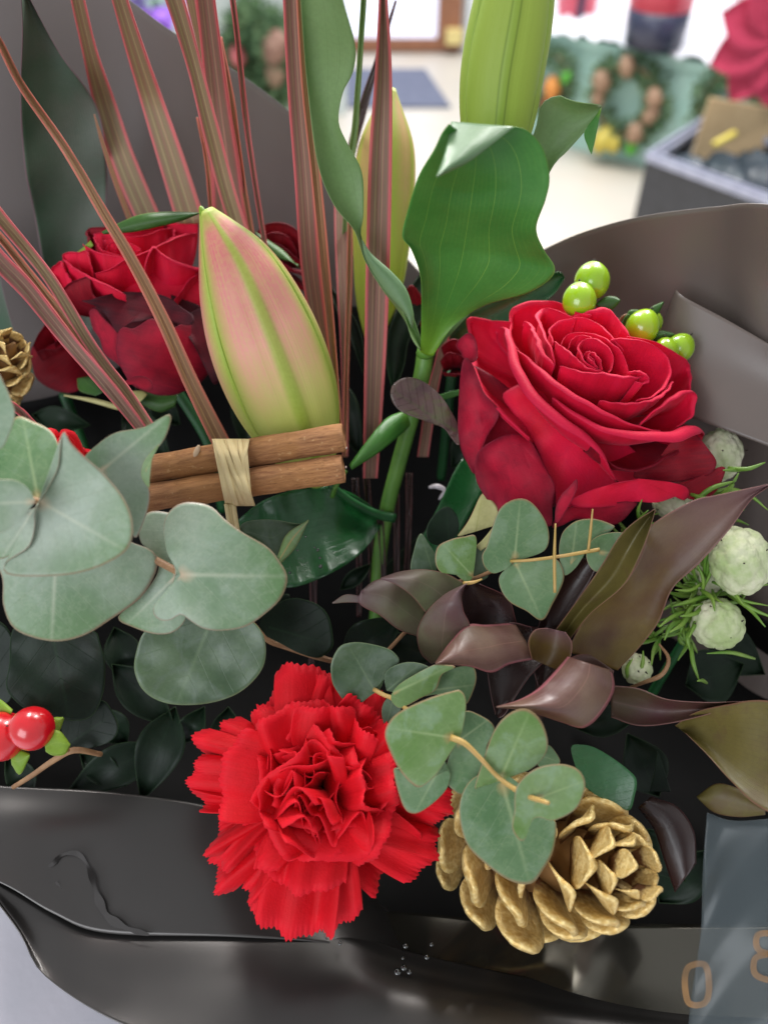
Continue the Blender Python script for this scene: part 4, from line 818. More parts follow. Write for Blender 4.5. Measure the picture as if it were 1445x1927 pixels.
strip('leaf', [(791, 662), (793, 581), (791, 519), (774, 469), (757, 444), (766, 399), (787, 332), (816, 282), (832, 249), (845, 232)],
      [(815, 669), (838, 632), (866, 602), (915, 573), (990, 552), (1032, 527), (1044, 503), (1023, 469), (1009, 428), (1027, 374), (1034, 332), (1023, 282), (998, 249), (969, 238), (940, 246)],
      [32.6, 31.5, 29.8, 28.2, 26.4, 25.2, 24.2], M['lily'], ls, tilt=[.1, .5, 1.0, .6, .5], cup=[.15, .5, .9, .9, .5], n=90, m=41, rip=.35, ripk=1.6, M=[(803, 668), (822, 620), (846, 560), (866, 500), (880, 420), (890, 350), (895, 300), (892, 255)], label='broad ribbed green leaf with curled tip')
strip('leaf_tip', [(849, 228), (843, 262), (833, 300), (821, 331)], [(969, 238), (930, 268), (880, 305), (822, 333)], [24.6, 23.9, 23.4, 23.2], M['lilyu'], ls, cup=-.35, n=30, m=17, label='pale folded over tip of the broad leaf')
strip('leaf', [(812, 655), (880, 520), (950, 380), (1005, 249), (1019, 195), (1053, 179), (1077, 189), (1131, 197)], [(820, 660), (925, 540), (990, 430), (1036, 320), (1069, 282), (1102, 245), (1131, 210), (1132, 200)], [33.8, 33, 31.6, 29.6, 28.6, 28], M['lilyb'], ls, tilt=.4, cup=.3, n=40, m=17, label='dull green leaf pointing right behind the tall bud')
strip('leaf_tip', [(1131, 202), (1117, 222), (1099, 249), (1108, 280)], [(1131, 206), (1125, 235), (1119, 266), (1113, 290)], [28, 27.8], M['lily'], ls, n=20, m=7)
strip('leaf', [(815, 690), (870, 600), (950, 556), (1044, 512), (1062, 521)], [(830, 700), (900, 650), (960, 610), (1035, 560), (1062, 524)], [37, 36.4, 36], M['lilyd'], ls, cup=.3, n=40, m=15)
strip('leaf', [(800, 500), (760, 560), (732, 620), (727, 680), (738, 735)], [(835, 520), (800, 590), (770, 640), (760, 690), (740, 737)], [37, 36, 35.6], M['dark'], ls, cup=.4, n=36, m=13)
strip('leaf', [(618, 536), (640, 600), (664, 650), (684, 705)], [(620, 536), (662, 590), (682, 640), (686, 705)], [38, 37], M['dark'], ls, cup=.2, n=30, m=9)
strip('leaf', [(785, 768), (730, 785), (690, 830), (657, 875)], [(790, 782), (760, 812), (715, 850), (662, 884)], [35, 33, 32.4], M['lily'], ls, cup=-.2, n=36, m=11, label='narrow green leaf bending down beside the cinnamon')
tube('leaf_stalk', [(650, 885, 33.2), (632, 915, 33.4), (625, 935, 33.8)], [1.1, 1.0], M['stem'], ls, 8, 12)
strip('leaf', [(720, 968), (655, 925), (590, 915), (500, 940), (440, 985)], [(716, 992), (680, 1040), (620, 1080), (540, 1106), (450, 1085)], [36.2, 34, 33, 33], M['lilyd'], ls, cup=.5, tilt=-.4, n=50, m=23, rip=.15, label='wide dark green leaf with water droplets under the cinnamon')
tube('leaf_stalk', [(742, 975, 36), (700, 965, 35.6), (655, 940, 34.6), (620, 910, 34)], [2.2, 1.9, 1.4], M['stemd'], ls, 10, 20)
for (x, y, r) in [(553, 1028, 3.4), (560, 1036, 2.2), (598, 1035, 3), (602, 1050, 2.6), (603, 1066, 4), (592, 1030, 2), (545, 1078, 3), (575, 1010, 2)]:
    V, F, A_ = blob(P(x, y, 32.25), (r * .02, r * .02, r * .012), basis_from(-FW), 8, 10); obj('water_drop', V, F, dm, ls)
strip('leaf', [(740, 735), (775, 900), (735, 1060)][:0] + [(870, 862), (853, 891), (824, 954), (790, 1020)], [(912, 900), (907, 925), (880, 975), (830, 1060)], [36, 35, 35], M['lilyd'], ls, cup=.2, n=30, m=11)
strip('leaf', [(880, 728), (850, 736), (815, 745)], [(880, 738), (850, 748), (815, 756)], [34.5, 34.5], M['lily'], ls, n=16, m=7)
strip('leaf', [(690, 1105), (740, 1050), (800, 1000), (850, 960)], [(700, 1150), (770, 1090), (830, 1040), (860, 980)], [39, 38], M['dark'], ls, cup=.3, n=30, m=11)
wk = thing('wrinkled_leaf', 'small wrinkled brown purple leaf on the lily stem beside the open rose', 'leaf', P(860, 830, 33.6))
fan('leaf_blade', (858, 812), [(735, 743), (738, 726), (752, 714), (772, 710), (797, 718), (828, 743), (846, 770), (860, 800), (864, 838), (848, 822), (835, 806), (808, 792), (782, 783), (758, 776), (742, 762)], 32.6, M['wrink'], wk, fold=-.35, g=(.4, -.3), bump=.12, tip=(738, 735), thick=.5)
# ================================================================== ROSES
rz = (800, 450, 2.24)
ax = unit(-FW * .80 + UP * .60 + RT * .16)
r = Rose('rose', 'large open bright red rose at the right of the bouquet', (1095, 770), ax, 4.5, 4.6, 34.6, 'red roses', rz)
R_ = M['rose']
# heart
r.petal([(712, 512), (700, 500), (690, 488), (703, 478), (722, 488), (735, 505), (742, 528), (748, 545)], R_, .99, .5, k=.9, m=26)
r.petal([(664, 492), (676, 478), (695, 473), (690, 490), (700, 510), (730, 540)], R_, .985, .5, k=.9, m=26)
r.petal([(748, 548), (725, 548), (690, 530), (668, 508), (657, 480), (650, 455), (668, 430), (702, 421), (740, 430), (775, 462), (792, 500), (785, 548), (772, 558)], R_, .975, .7, k=.93, m=48)
r.petal([(605, 452), (622, 425), (650, 410), (690, 412), (730, 428)], R_, .965, .6, k=.95)
r.petal([(755, 560), (720, 552), (680, 540), (640, 505), (600, 470), (556, 440), (550, 432)], R_, .975, .9, k=.93)
r.petal([(574, 450), (582, 420), (610, 404), (660, 398), (715, 405), (770, 425), (820, 470), (848, 530), (855, 572)], R_, .955, .7, k=.98, m=44)
r.petal([(540, 440), (530, 400), (552, 368), (600, 345), (665, 338), (730, 362), (800, 425), (835, 470)], R_, .945, 1.0, k=1.0, m=40)
r.petal([(570, 535), (620, 550), (700, 565), (770, 568), (840, 580), (900, 580), (928, 566)], R_, .985, 1.2, k=.92)
r.petal([(860, 560), (890, 555), (922, 572), (932, 592), (915, 606), (885, 600)], R_, 1.0, 1.2, k=.92, m=22)
# middle whorl
r.petal([(782, 424), (830, 420), (880, 422), (955, 450), (1010, 500), (1024, 560), (1012, 610), (960, 655), (890, 680)], R_, .975, 1.0, k=1.0, m=44)
r.petal([(545, 540), (538, 480), (520, 430), (495, 380), (484, 345), (505, 318), (545, 310), (590, 322), (640, 340)], R_, .955, 1.6, k=1.0, m=40)
r.petal([(545, 535), (515, 500), (490, 450), (470, 400), (440, 362), (412, 372)], R_, .975, 2.2, k=.98)
r.petal([(390, 470), (368, 420), (366, 350), (380, 308), (440, 288), (520, 281), (580, 286), (645, 315), (700, 320)], R_, .955, 1.6, k=1.05, m=44)
r.petal([(620, 330), (680, 318), (740, 309), (775, 315), (810, 350), (862, 415), (900, 430)], R_, .945, 1.4, k=1.05, m=36)
r.petal([(850, 414), (900, 420), (960, 436), (1020, 470), (1070, 510), (1103, 555), (1108, 610), (1110, 650)], R_, .955, 1.4, k=1.05, m=40)
# front petals under the heart
r.petal([(388, 470), (430, 500), (520, 572), (600, 640), (680, 690), (760, 735), (850, 775), (930, 795), (982, 802)], R_, 1.0, 2.4, k=.95, m=46, wav=.5)
r.petal([(735, 680), (800, 690), (880, 690), (950, 676), (1010, 640), (1040, 600)], R_, .985, 1.2, k=.96)
r.petal([(900, 790), (935, 745), (980, 705), (1040, 665), (1085, 640), (1118, 655), (1120, 700), (1110, 745), (1060, 790)], R_, .99, 1.6, k=1.02, m=40)
r.petal([(535, 672), (600, 720), (700, 775), (800, 808), (900, 815), (1000, 812), (1080, 795), (1130, 805), (1146, 835), (1120, 868)], R_, 1.03, 3.6, k=.98, m=48, wav=.6, lipang=2.6)
r.petal([(296, 400), (310, 382), (350, 390), (372, 440), (400, 530), (440, 600), (520, 700), (600, 775), (680, 840), (740, 900), (775, 970), (812, 1020)], R_, 1.03, 3.6, k=.98, m=54, wav=.7, lipang=2.6)
r.petal([(365, 352), (290, 352), (240, 342), (188, 345), (196, 420), (215, 500), (235, 580), (262, 660), (320, 730), (390, 800), (440, 840)], R_, 1.06, 2.2, k=1.02, m=54, wav=.8)
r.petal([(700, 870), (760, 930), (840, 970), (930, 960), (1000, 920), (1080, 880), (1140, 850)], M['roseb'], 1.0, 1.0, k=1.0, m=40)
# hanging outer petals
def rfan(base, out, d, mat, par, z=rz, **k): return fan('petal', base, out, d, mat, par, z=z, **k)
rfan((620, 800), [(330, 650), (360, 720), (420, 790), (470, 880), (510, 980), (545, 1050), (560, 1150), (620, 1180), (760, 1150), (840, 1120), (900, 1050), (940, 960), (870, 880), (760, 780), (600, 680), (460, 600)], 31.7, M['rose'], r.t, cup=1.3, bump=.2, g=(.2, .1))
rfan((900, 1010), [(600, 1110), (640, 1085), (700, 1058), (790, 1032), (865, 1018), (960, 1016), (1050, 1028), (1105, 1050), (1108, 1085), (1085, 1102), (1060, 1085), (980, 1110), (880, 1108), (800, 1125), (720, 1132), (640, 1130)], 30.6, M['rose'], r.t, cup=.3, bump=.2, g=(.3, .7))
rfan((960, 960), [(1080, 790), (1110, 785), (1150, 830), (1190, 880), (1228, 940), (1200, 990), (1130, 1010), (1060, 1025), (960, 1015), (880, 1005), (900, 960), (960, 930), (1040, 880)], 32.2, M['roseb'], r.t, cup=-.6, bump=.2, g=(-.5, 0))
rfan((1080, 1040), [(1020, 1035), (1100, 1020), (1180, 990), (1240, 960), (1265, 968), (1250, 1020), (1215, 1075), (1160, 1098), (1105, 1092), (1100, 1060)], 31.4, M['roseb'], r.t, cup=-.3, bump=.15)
rfan((400, 860), [(209, 950), (225, 895), (275, 855), (340, 825), (400, 822), (440, 845), (470, 890), (510, 970), (545, 1040), (535, 1120), (530, 1210), (470, 1180), (400, 1170), (320, 1152), (270, 1110), (225, 1040), (210, 990)], 31.3, M['rosed'], r.t, cup=-1.0, bump=.3, g=(0, -.2), fold=.3)
rfan((240, 800), [(150, 560), (165, 500), (195, 520), (225, 590), (250, 650), (310, 720), (300, 770), (262, 830), (235, 900), (212, 990), (180, 950), (150, 880), (138, 790), (142, 660)], 31.8, M['rosed'], r.t, cup=-.5, bump=.3, g=(-.5, 0), fold=.3)
rfan((160, 460), [(130, 450), (145, 420), (185, 395), (215, 430), (220, 500), (190, 520), (160, 500), (150, 478)], 32.0, M['rosed'], r.t, cup=-.3, bump=.15)
rfan((590, 1110), [(548, 1195), (550, 1130), (572, 1080), (605, 1045), (638, 1012), (640, 1050), (622, 1095), (590, 1150), (565, 1190)], 29.6, M['rosed'], r.t, cup=-.2, fold=.25)
rfan((650, 1150), [(535, 1215), (560, 1160), (620, 1125), (700, 1120), (880, 1105), (870, 1145), (810, 1200), (740, 1195), (640, 1180), (570, 1210)], 31.2, M['rosed'], r.t, cup=-.3, bump=.2)
rfan((330, 800), [(170, 560), (260, 560), (420, 700), (520, 900), (560, 1100), (480, 1130), (330, 1060), (250, 980), (190, 860)], 33.2, M['rosed'], r.t, cup=.5, bump=.2)
tube('stem', [(1095, 1000, 37), (1050, 1250, 41)], 3, M['stemd'], r.t)

# rear left rose
rl = (0, 350, 3.211)
ax = unit(-FW * .38 + UP * .92 + RT * .06)
r = Rose('rose', 'dark red rose with blackened outer petals, behind the pink lily bud', (262, 600), ax, 4.2, 4.4, 38.2, 'red roses', rl)
r.petal([(690, 395), (712, 370), (745, 372), (770, 390), (740, 402)], R_, .98, .5, k=.9, m=20)
r.petal([(640, 380), (665, 350), (720, 340), (790, 350), (850, 385), (820, 400), (760, 408)], R_, .97, .6, k=.93, m=30)
r.petal([(620, 330), (700, 312), (790, 310), (880, 300), (960, 272), (1030, 262), (1050, 300), (1000, 330)], R_, .96, .8, k=1.0, m=34)
r.petal([(565, 292), (640, 285), (740, 285), (830, 275), (900, 258), (990, 235), (1080, 205), (1200, 178)], R_, .955, 1.0, k=1.05, m=40)
r.petal([(540, 330), (536, 285), (560, 262), (640, 256), (760, 255), (900, 220), (1010, 195)], M['roseb'], .95, 1.0, k=1.1, m=34)
r.petal([(570, 292), (590, 350), (625, 392), (680, 412), (740, 425)], R_, .99, .8, k=.95)
r.petal([(500, 352), (530, 372), (590, 408), (660, 425), (750, 432), (810, 420)], R_, 1.0, 1.0, k=.96)
r.petal([(575, 530), (640, 520), (700, 495), (760, 455), (830, 430), (900, 400), (980, 355), (1080, 310), (1190, 285)], R_, 1.01, 1.6, k=.97, m=46)
r.petal([(385, 455), (392, 425), (425, 408), (480, 408), (530, 400), (548, 450), (560, 510)], R_, 1.0, 1.2, k=1.0)
r.petal([(392, 450), (440, 490), (520, 545), (600, 590), (680, 625), (760, 660)], R_, 1.03, 2.2, k=.98, m=36)
r.petal([(330, 560), (318, 530), (350, 495), (385, 468), (400, 520), (430, 560)], R_, 1.02, 1.2, k=1.02)
r.petal([(380, 700), (388, 650), (430, 600), (490, 570), (545, 560), (560, 640), (600, 690)], M['roseb'], 1.03, 1.2, k=1.0)
r.petal([(865, 560), (880, 470), (918, 380), (960, 420), (1030, 470), (1110, 505), (1180, 522), (1300, 500)], R_, 1.05, 3.0, k=.98, m=44, lipang=2.6)
r.petal([(1050, 700), (1110, 610), (1170, 545), (1260, 500)], R_, 1.04, 1.0, k=1.0)
def lfan(base, out, d, mat, **k): return fan('petal', base, out, d, mat, r.t, z=rl, **k)
lfan((880, 620), [(560, 600), (640, 560), (740, 500), (860, 450), (920, 400), (1010, 470), (1180, 520), (1240, 600), (1220, 760), (1100, 740), (960, 680), (800, 660), (660, 650)], 34.9, M['rose'], cup=.8, bump=.2, g=(.2, -.2))
lfan((860, 700), [(560, 700), (700, 640), (900, 620), (1100, 680), (1240, 760), (1300, 1000), (1200, 1150), (1000, 1200), (800, 1100), (640, 950)], 35.2, M['rosev'])
lfan((850, 760), [(492, 692), (540, 688), (585, 672), (640, 658), (720, 640), (830, 640), (940, 648), (1030, 680), (1100, 735), (1165, 780), (1160, 835), (1080, 830), (1000, 808), (930, 800), (860, 815), (780, 830), (710, 885), (655, 800), (600, 740), (545, 712)], 34.0, M['rosev'], cup=-.6, bump=.25, g=(0, -.6))
lfan((640, 860), [(540, 760), (575, 740), (620, 790), (680, 850), (715, 900), (712, 1000), (730, 1085), (690, 1060), (630, 1010), (600, 920), (560, 860)], 34.6, M['rosed'], cup=-.3)
lfan((930, 1000), [(703, 960), (712, 890), (745, 852), (800, 862), (860, 830), (910, 800), (980, 815), (1030, 860), (1110, 830), (1190, 850), (1260, 950), (1280, 1080), (1220, 1180), (1150, 1220), (1060, 1260), (960, 1262), (880, 1240), (800, 1200), (745, 1120), (712, 1040)], 33.2, M['rosed'], cup=1.2, bump=.15, g=(.3, .3))
lfan((1180, 900), [(1040, 760), (1120, 790), (1160, 760), (1260, 740), (1340, 900), (1350, 1100), (1300, 1200), (1240, 1100), (1160, 940), (1080, 850)], 33.9, M['rosev'], cup=.5, bump=.2)
lfan((860, 1190), [(780, 1165), (815, 1148), (870, 1150), (910, 1175), (925, 1215), (900, 1235), (850, 1225), (800, 1195), (720, 1205), (718, 1190), (750, 1180)], 32.6, M['rosed'], cup=-.2)
tube('stem', [(330, 730, 38), (395, 840, 39), (420, 960, 41)], 2.6, M['stemd'], r.t)
strip('sepal', Z1([(460, 1050), (560, 1000), (640, 970), (760, 958), (905, 962)]), Z1([(470, 1060), (600, 1050), (720, 1025), (820, 1000), (905, 966)]), [33.2, 32.6, 32.6], M['sepald'], r.t, cup=-.2, n=30, m=9, label='narrow green sepal lying along the top of the rose')
strip('sepal', [(140, 478), (155, 466), (170, 452)], [(142, 482), (158, 474), (176, 462)], [35, 34.6], M['sepal'], r.t, n=14, m=5)
for L_, Rr, dd, mt in [([(145, 712), (150, 735), (180, 745)], [(165, 708), (185, 712), (200, 735)], [36, 35.4], 'sepald'), ([(120, 745), (170, 757), (222, 772)], [(120, 742), (180, 750), (225, 762)], [35.4, 34.6], 'dried'), ([(235, 760), (248, 765), (262, 758)], [(250, 735), (268, 735), (278, 742)], [35, 34.8], 'dried'), ([(265, 760), (300, 775), (330, 765)], [(270, 735), (300, 745), (335, 740)], [35.5, 35.4], 'sepald')]:
    strip('sepal', L_, Rr, dd, M[mt], r.t, cup=-.15, n=18, m=7)

# lower left rose, in shadow behind the blades
r = Rose('rose', 'small shadowed red rose low behind the left striped leaves', (118, 690), unit(-FW * .55 + UP * .75 - RT * .25), 3.4, 3.4, 40, 'red roses', rl)
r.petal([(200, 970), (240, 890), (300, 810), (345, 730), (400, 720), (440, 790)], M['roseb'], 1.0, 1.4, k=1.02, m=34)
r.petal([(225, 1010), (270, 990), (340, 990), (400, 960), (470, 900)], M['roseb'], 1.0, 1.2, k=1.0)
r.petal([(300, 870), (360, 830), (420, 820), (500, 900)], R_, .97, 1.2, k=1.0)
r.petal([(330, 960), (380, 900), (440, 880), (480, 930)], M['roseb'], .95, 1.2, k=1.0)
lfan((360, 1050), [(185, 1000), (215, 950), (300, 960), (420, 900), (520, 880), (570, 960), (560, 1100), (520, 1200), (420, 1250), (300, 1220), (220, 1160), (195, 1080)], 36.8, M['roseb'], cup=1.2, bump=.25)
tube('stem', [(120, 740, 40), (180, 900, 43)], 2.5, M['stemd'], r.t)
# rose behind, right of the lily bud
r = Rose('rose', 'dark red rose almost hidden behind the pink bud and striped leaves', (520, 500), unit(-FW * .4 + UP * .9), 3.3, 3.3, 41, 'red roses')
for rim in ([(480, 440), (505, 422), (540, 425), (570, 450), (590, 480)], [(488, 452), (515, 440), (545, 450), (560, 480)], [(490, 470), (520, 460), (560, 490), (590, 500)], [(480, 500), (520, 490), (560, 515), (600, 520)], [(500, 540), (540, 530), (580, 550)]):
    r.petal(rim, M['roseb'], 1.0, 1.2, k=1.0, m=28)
strip('sepal', Z1([(1150, 1050), (1190, 1110), (1240, 1160), (1350, 1195)]), Z1([(1160, 1050), (1220, 1090), (1290, 1140), (1355, 1215)]), [37.4, 37], M['sepald'], r.t, cup=-.2, n=26, m=9)
tube('stem', [(520, 560, 42), (540, 800, 45)], 2.5, M['stemd'], r.t)
# rose behind, left of the open rose
r = Rose('rose', 'dark rose bud half hidden at the left of the open rose', (850, 690), unit(-FW * .5 + UP * .8 - RT * .3), 2.0, 2.4, 37.6, 'red roses')
for rim in ([(830, 655), (850, 640), (880, 650), (895, 670)], [(828, 680), (845, 665), (870, 670)], [(765, 545), (778, 540), (790, 552)], [(832, 700), (855, 705), (880, 700)]):
    r.petal(rim, M['roseb'], 1.0, 1.0, k=1.0, m=22)
tube('stem', [(850, 700, 38), (830, 900, 42)], 2.2, M['stemd'], r.t)

# ================================================================== CARNATIONS
carnation('bright red frilly carnation low in front of the bouquet', (592, 1490, 27.6), 4.1, unit(-FW * .93 + UP * .22 - RT * .1),
          [(515, 1272, 160, -1.3), (590, 1243, 190, -1.0), (660, 1272, 150, -1.2), (470, 1330, 120, -1.4), (560, 1320, 200, -.1), (640, 1340, 170, .3), (722, 1350, 160, -.2), (745, 1430, 150, .1), (690, 1440, 180, .7),
           (838, 1555, 140, -1.9), (812, 1610, 150, -1.9), (755, 1645, 150, -1.8), (740, 1560, 180, -.2), (610, 1745, 150, -1.2), (560, 1762, 150, -.6), (500, 1715, 130, -1.0), (565, 1670, 170, .1),
           (388, 1610, 110, -1.3), (385, 1655, 100, -1.2), (440, 1665, 110, -.9), (465, 1590, 140, -.4), (334, 1430, 120, -1.0), (332, 1480, 110, -.9), (368, 1392, 110, -1.2), (410, 1450, 170, .3)], 'red carnations', 24, 4)
carnation('red carnation peeping out behind the left eucalyptus leaves', (120, 890, 31), 3.0, unit(-FW * .6 + UP * .8), [(130, 806, 120, .2), (180, 818, 130, -.1), (80, 805, 120, 0), (215, 850, 120, -.4), (50, 835, 120, -.4)], 'red carnations', 14, 9)

# ================================================================== CINNAMON BUNDLE
cb_ = thing('cinnamon_bundle', 'two cinnamon sticks tied together with pale raffia', 'cinnamon sticks', P(440, 890, 28))
def stick(a, b, r_mm, label):
    n = 70; m = 36; A_, B_ = P(*a), P(*b); ax_ = unit(B_ - A_); bs = basis_from(ax_); th = np.linspace(0, 2 * np.pi, m, endpoint=False); l = np.linspace(0, 1, n)
    rr = r_mm * .001 * (1 + .03 * np.sin(l * 23 + r_mm)[:, None] + .02 * np.sin(th * 3 + 1)[None, :] + .018 * rng.random((n, m)) + .02 * np.sin(l * 60)[:, None] * np.sin(th * 5)[None])
    # rolled bark: a seam groove along the stick
    seam = 1 - .16 * np.exp(-(((th - 3.9 + np.pi) % (2 * np.pi) - np.pi) / .12) ** 2)[None, :]; rr = rr * seam
    rr[-1] *= .97
    cen = A_ + (B_ - A_) * l[:, None]; V = cen[:, None] + rr[..., None] * (np.cos(th)[None, :, None] * bs[0] + np.sin(th)[None, :, None] * bs[1])
    F = [tuple(f) for f in gridfaces(n, m, True)]; V = V.reshape(-1, 3); L = np.repeat(l, m); T_ = np.tile(np.abs(th / np.pi - 1), n)
    # hollow end: inset wall and floor
    k = len(V); ri = rr[-1] * .72; V = np.vstack([V, B_ + ax_ * .0002 + ri[:, None] * (np.cos(th)[:, None] * bs[0] + np.sin(th)[:, None] * bs[1]), B_ - ax_ * .012 + ri[:, None] * (np.cos(th)[:, None] * bs[0] + np.sin(th)[:, None] * bs[1])])
    o0 = (n - 1) * m
    for j in range(m): j2 = (j + 1) % m; F += [(o0 + j, o0 + j2, k + j2, k + j), (k + j, k + j2, k + m + j2, k + m + j)]
    F += [tuple(range(k + m, k + 2 * m)), tuple(range(m))[::-1]]; L = np.r_[L, np.ones(2 * m)]; T_ = np.r_[T_, np.tile(T_[:m], 2)]
    return obj('stick', V, F, M['cinn'], cb_, dict(l=L, t=T_), label=label)
stick((210, 894, 29.6), (647, 822.5, 29.2), 5.0, 'upper cinnamon stick'); stick((210, 946, 29.5), (646, 881, 29.1), 5.0, 'lower cinnamon stick')
def raf(x0, x1, sk, dz, seed):
    # strand wrapping round both sticks at the front
    tt = np.linspace(-1, 1, 26); cx = x0 + (x1 - x0) * (tt + 1) / 2; cy = 889 + 62.5 * tt; d = 28.42 + dz + 1.0 * np.clip(np.abs(tt) - .55, 0, 1) ** 1.6 * 2.6 + .10 * np.exp(-(tt / .12) ** 2)
    q = np.stack([cx, cy], 1); 
    w = 5.2 + 1.5 * math.sin(seed); d = d + .05 * math.sin(seed * 2.3) + .02 * np.sin(tt * 6 + seed); L = q - (w, 0); Rr = q + (w, 0); n = 26
    strip('raffia_strand', L, Rr, d, M['raffia'], cb_, n=40, m=7, thick=.4, cup=-.05)
for k, (a, b) in enumerate([(404, 430), (411, 436), (418, 443), (426, 449), (435, 455), (443, 461), (451, 466), (459, 470), (405, 456), (414, 468), (466, 440), (408, 446), (432, 474)]): raf(a, b, 0, -.02 * k, k * 1.7)
for k, (x, d) in enumerate([(426, 0), (433, .05), (439, -.03)]): tube('raffia_tail', [(x, 948, 28.9 + d), (x + 5, 980, 29.0 + d), (x + 11, 1010, 29.4 + d)], [.9, .75], M['raffia'], cb_, 8, 12)
V, F, A_ = blob(P(371, 849, 28.95), (.10, .24, .05), basis_from(FW), 10, 12, lambda D: 1 + .2 * np.sin(D[..., 0] * 12)); obj('glue_blob', V, F, simple('dried_glue', hexc(190, 150, 112), hexc(206, 180, 150), .35), cb_)
for q in [(652, 843, 28.8), (651, 879, 28.75)]: V, F, A_ = blob(P(*q), (.05, .04, .03), basis_from(RT), 8, 8); obj('glue_blob', V, F, simple('white_glue', hexc(170, 150, 140), None, .5), cb_)

# ================================================================== PINE CONES
cone('large gold painted pine cone lying under the eucalyptus at lower right', (905, 1585, 33), (1208, 1640, 25.4), 3.0, 54, 1.18, 3.2, twist=1.0, opening=(.1, 1.38), group='gold painted pine cones')
cone('small gold tipped pine cone at the far left edge', (-40, 760, 36), (30, 640, 33), 1.8, 40, .8, 1.5, twist=.3, opening=(.3, 1.2), group='gold painted pine cones')
# ================================================================== EUCALYPTUS
def euc(name_label, base, group='eucalyptus sprigs'): return thing('eucalyptus_sprig', name_label, 'eucalyptus', base, group)
E = M['euc']
s = euc('near pale grey green eucalyptus sprig at the left edge', P(70, 945, 25))
def lf(b, o, d, m=E, par=None, **k): return fan('leaf', b, o, d, m, par or s, **k)
lf((73, 943), [(90, 919), (109, 880), (114, 841), (119, 810), (132, 832), (152, 853), (194, 890), (233, 938), (250, 986), (242, 1030), (203, 1059), (145, 1079), (73, 1085), (15, 1081), (10, 1060), (53, 1030), (65, 991), (66, 962)], 23.6, g=(-.1, .3), cup=-.2, rip=.25, tip=(235, 1035), bend=-.3)
lf((72, 940), [(-30, 850), (0, 830), (29, 785), (63, 793), (97, 812), (111, 846), (107, 885), (85, 923), (70, 936), (40, 935), (0, 910), (-30, 890)], 23.9, g=(-.2, -.5), cup=.3, tip=(40, 790), m=M['euc2'])
lf((66, 944), [(-60, 905), (0, 902), (29, 904), (53, 919), (58, 938), (44, 972), (15, 996), (-10, 1003), (-60, 990)], 22.6, g=(.5, 0), cup=.3, tip=(-60, 950))
lf((66, 955), [(62, 965), (70, 990), (60, 1025), (20, 1045), (0, 1052), (-40, 1050), (-60, 1010), (0, 990), (40, 972)], 24.2, g=(0, .3), tip=(0, 1052))
lf((-10, 800), [(-60, 720), (-10, 700), (8, 722), (22, 754), (28, 783), (15, 822), (0, 845), (-40, 850)], 22.2, g=(0, 0), tip=(-40, 850))
lf((190, 885), [(319, 779), (271, 803), (218, 814), (184, 836), (158, 864), (185, 884), (213, 904), (236, 940), (250, 975), (254, 1014), (270, 984), (281, 943), (279, 914), (267, 890), (276, 862), (303, 836), (318, 806)], 24.6, g=(.2, .2), cup=-.2, tip=(318, 782), fold=.3)
fan('leaf_fold', (275, 885), [(266, 896), (270, 870), (283, 852), (300, 836), (287, 862), (282, 900), (280, 918)], 24.2, M['euc3'], s)
lf((105, 1045), [(-40, 1010), (2, 1080), (6, 1137), (24, 1180), (63, 1200), (111, 1207), (160, 1195), (208, 1166), (262, 1127), (290, 1085), (297, 1055), (288, 1038), (271, 1029), (252, 1022), (200, 1000), (100, 990), (20, 990)], 25.3, g=(.1, .1), cup=.5, rip=.3, tip=(100, 1208))
tube('twig', [(-40, 930, 24.8), (20, 940, 24.3), (73, 943, 23.75), (140, 975, 25.4), (250, 1030, 26.2), (295, 1055, 26.3), (342, 1080, 25.9)], [1.1, 1.0, 1.0, 1.2, 1.2], M['twig'], s, 10, 40)
lf((330, 1085), [(300, 962), (330, 972), (345, 1010), (350, 1060), (352, 1120), (349, 1165), (325, 1190), (291, 1193), (252, 1181), (222, 1162), (262, 1127), (296, 1080), (294, 1045), (266, 1022), (262, 990), (276, 966)], 26.6, g=(.1, 0), cup=.4, tip=(240, 1175))
lf((340, 1082), [(330, 1072), (315, 1040), (309, 1008), (309, 985), (317, 965), (336, 949), (363, 945), (397, 953), (424, 978), (455, 1001), (504, 1030), (528, 1059), (541, 1088), (530, 1124), (504, 1151), (465, 1178), (421, 1187), (383, 1183), (354, 1165), (340, 1156), (318, 1168), (297, 1165), (288, 1148), (300, 1127), (322, 1106)], 25.6, g=(.12, -.1), cup=.3, rip=.22, ripk=3, tip=(541, 1088))
s2 = euc('shaded round leaved eucalyptus sprig below the cinnamon and pale leaves', P(500, 1190, 32))
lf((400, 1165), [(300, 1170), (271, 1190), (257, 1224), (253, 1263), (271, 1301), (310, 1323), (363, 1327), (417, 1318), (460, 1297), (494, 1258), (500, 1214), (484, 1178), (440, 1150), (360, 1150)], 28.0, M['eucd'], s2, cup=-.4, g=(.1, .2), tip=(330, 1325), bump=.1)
lf((505, 1180), [(489, 1175), (505, 1150), (530, 1132), (557, 1126), (596, 1137), (618, 1160), (626, 1195), (625, 1219), (601, 1238), (565, 1230), (533, 1214), (499, 1195)], 31.5, M['dark'], s2, cup=-.3, tip=(625, 1215))
lf((500, 1180), [(489, 1170), (500, 1140), (530, 1120), (545, 1122), (530, 1150)], 31.8, M['dark'], s2)
tube('twig', [(470, 1170, 31.4), (505, 1205, 31.6), (540, 1218, 31.8), (610, 1240, 31.8), (650, 1250, 32)], [1.2, 1.1, 1.3, .9], M['twig'], s2, 8, 24)
strip('leaf', [(449, 995), (460, 983), (490, 978), (522, 979), (563, 986), (580, 978)], [(470, 1010), (500, 1035), (522, 1047), (535, 1025), (552, 1000), (580, 979)], [29.3, 29.6, 29.4], M['eucd'], s2, cup=.2, n=30, m=13)
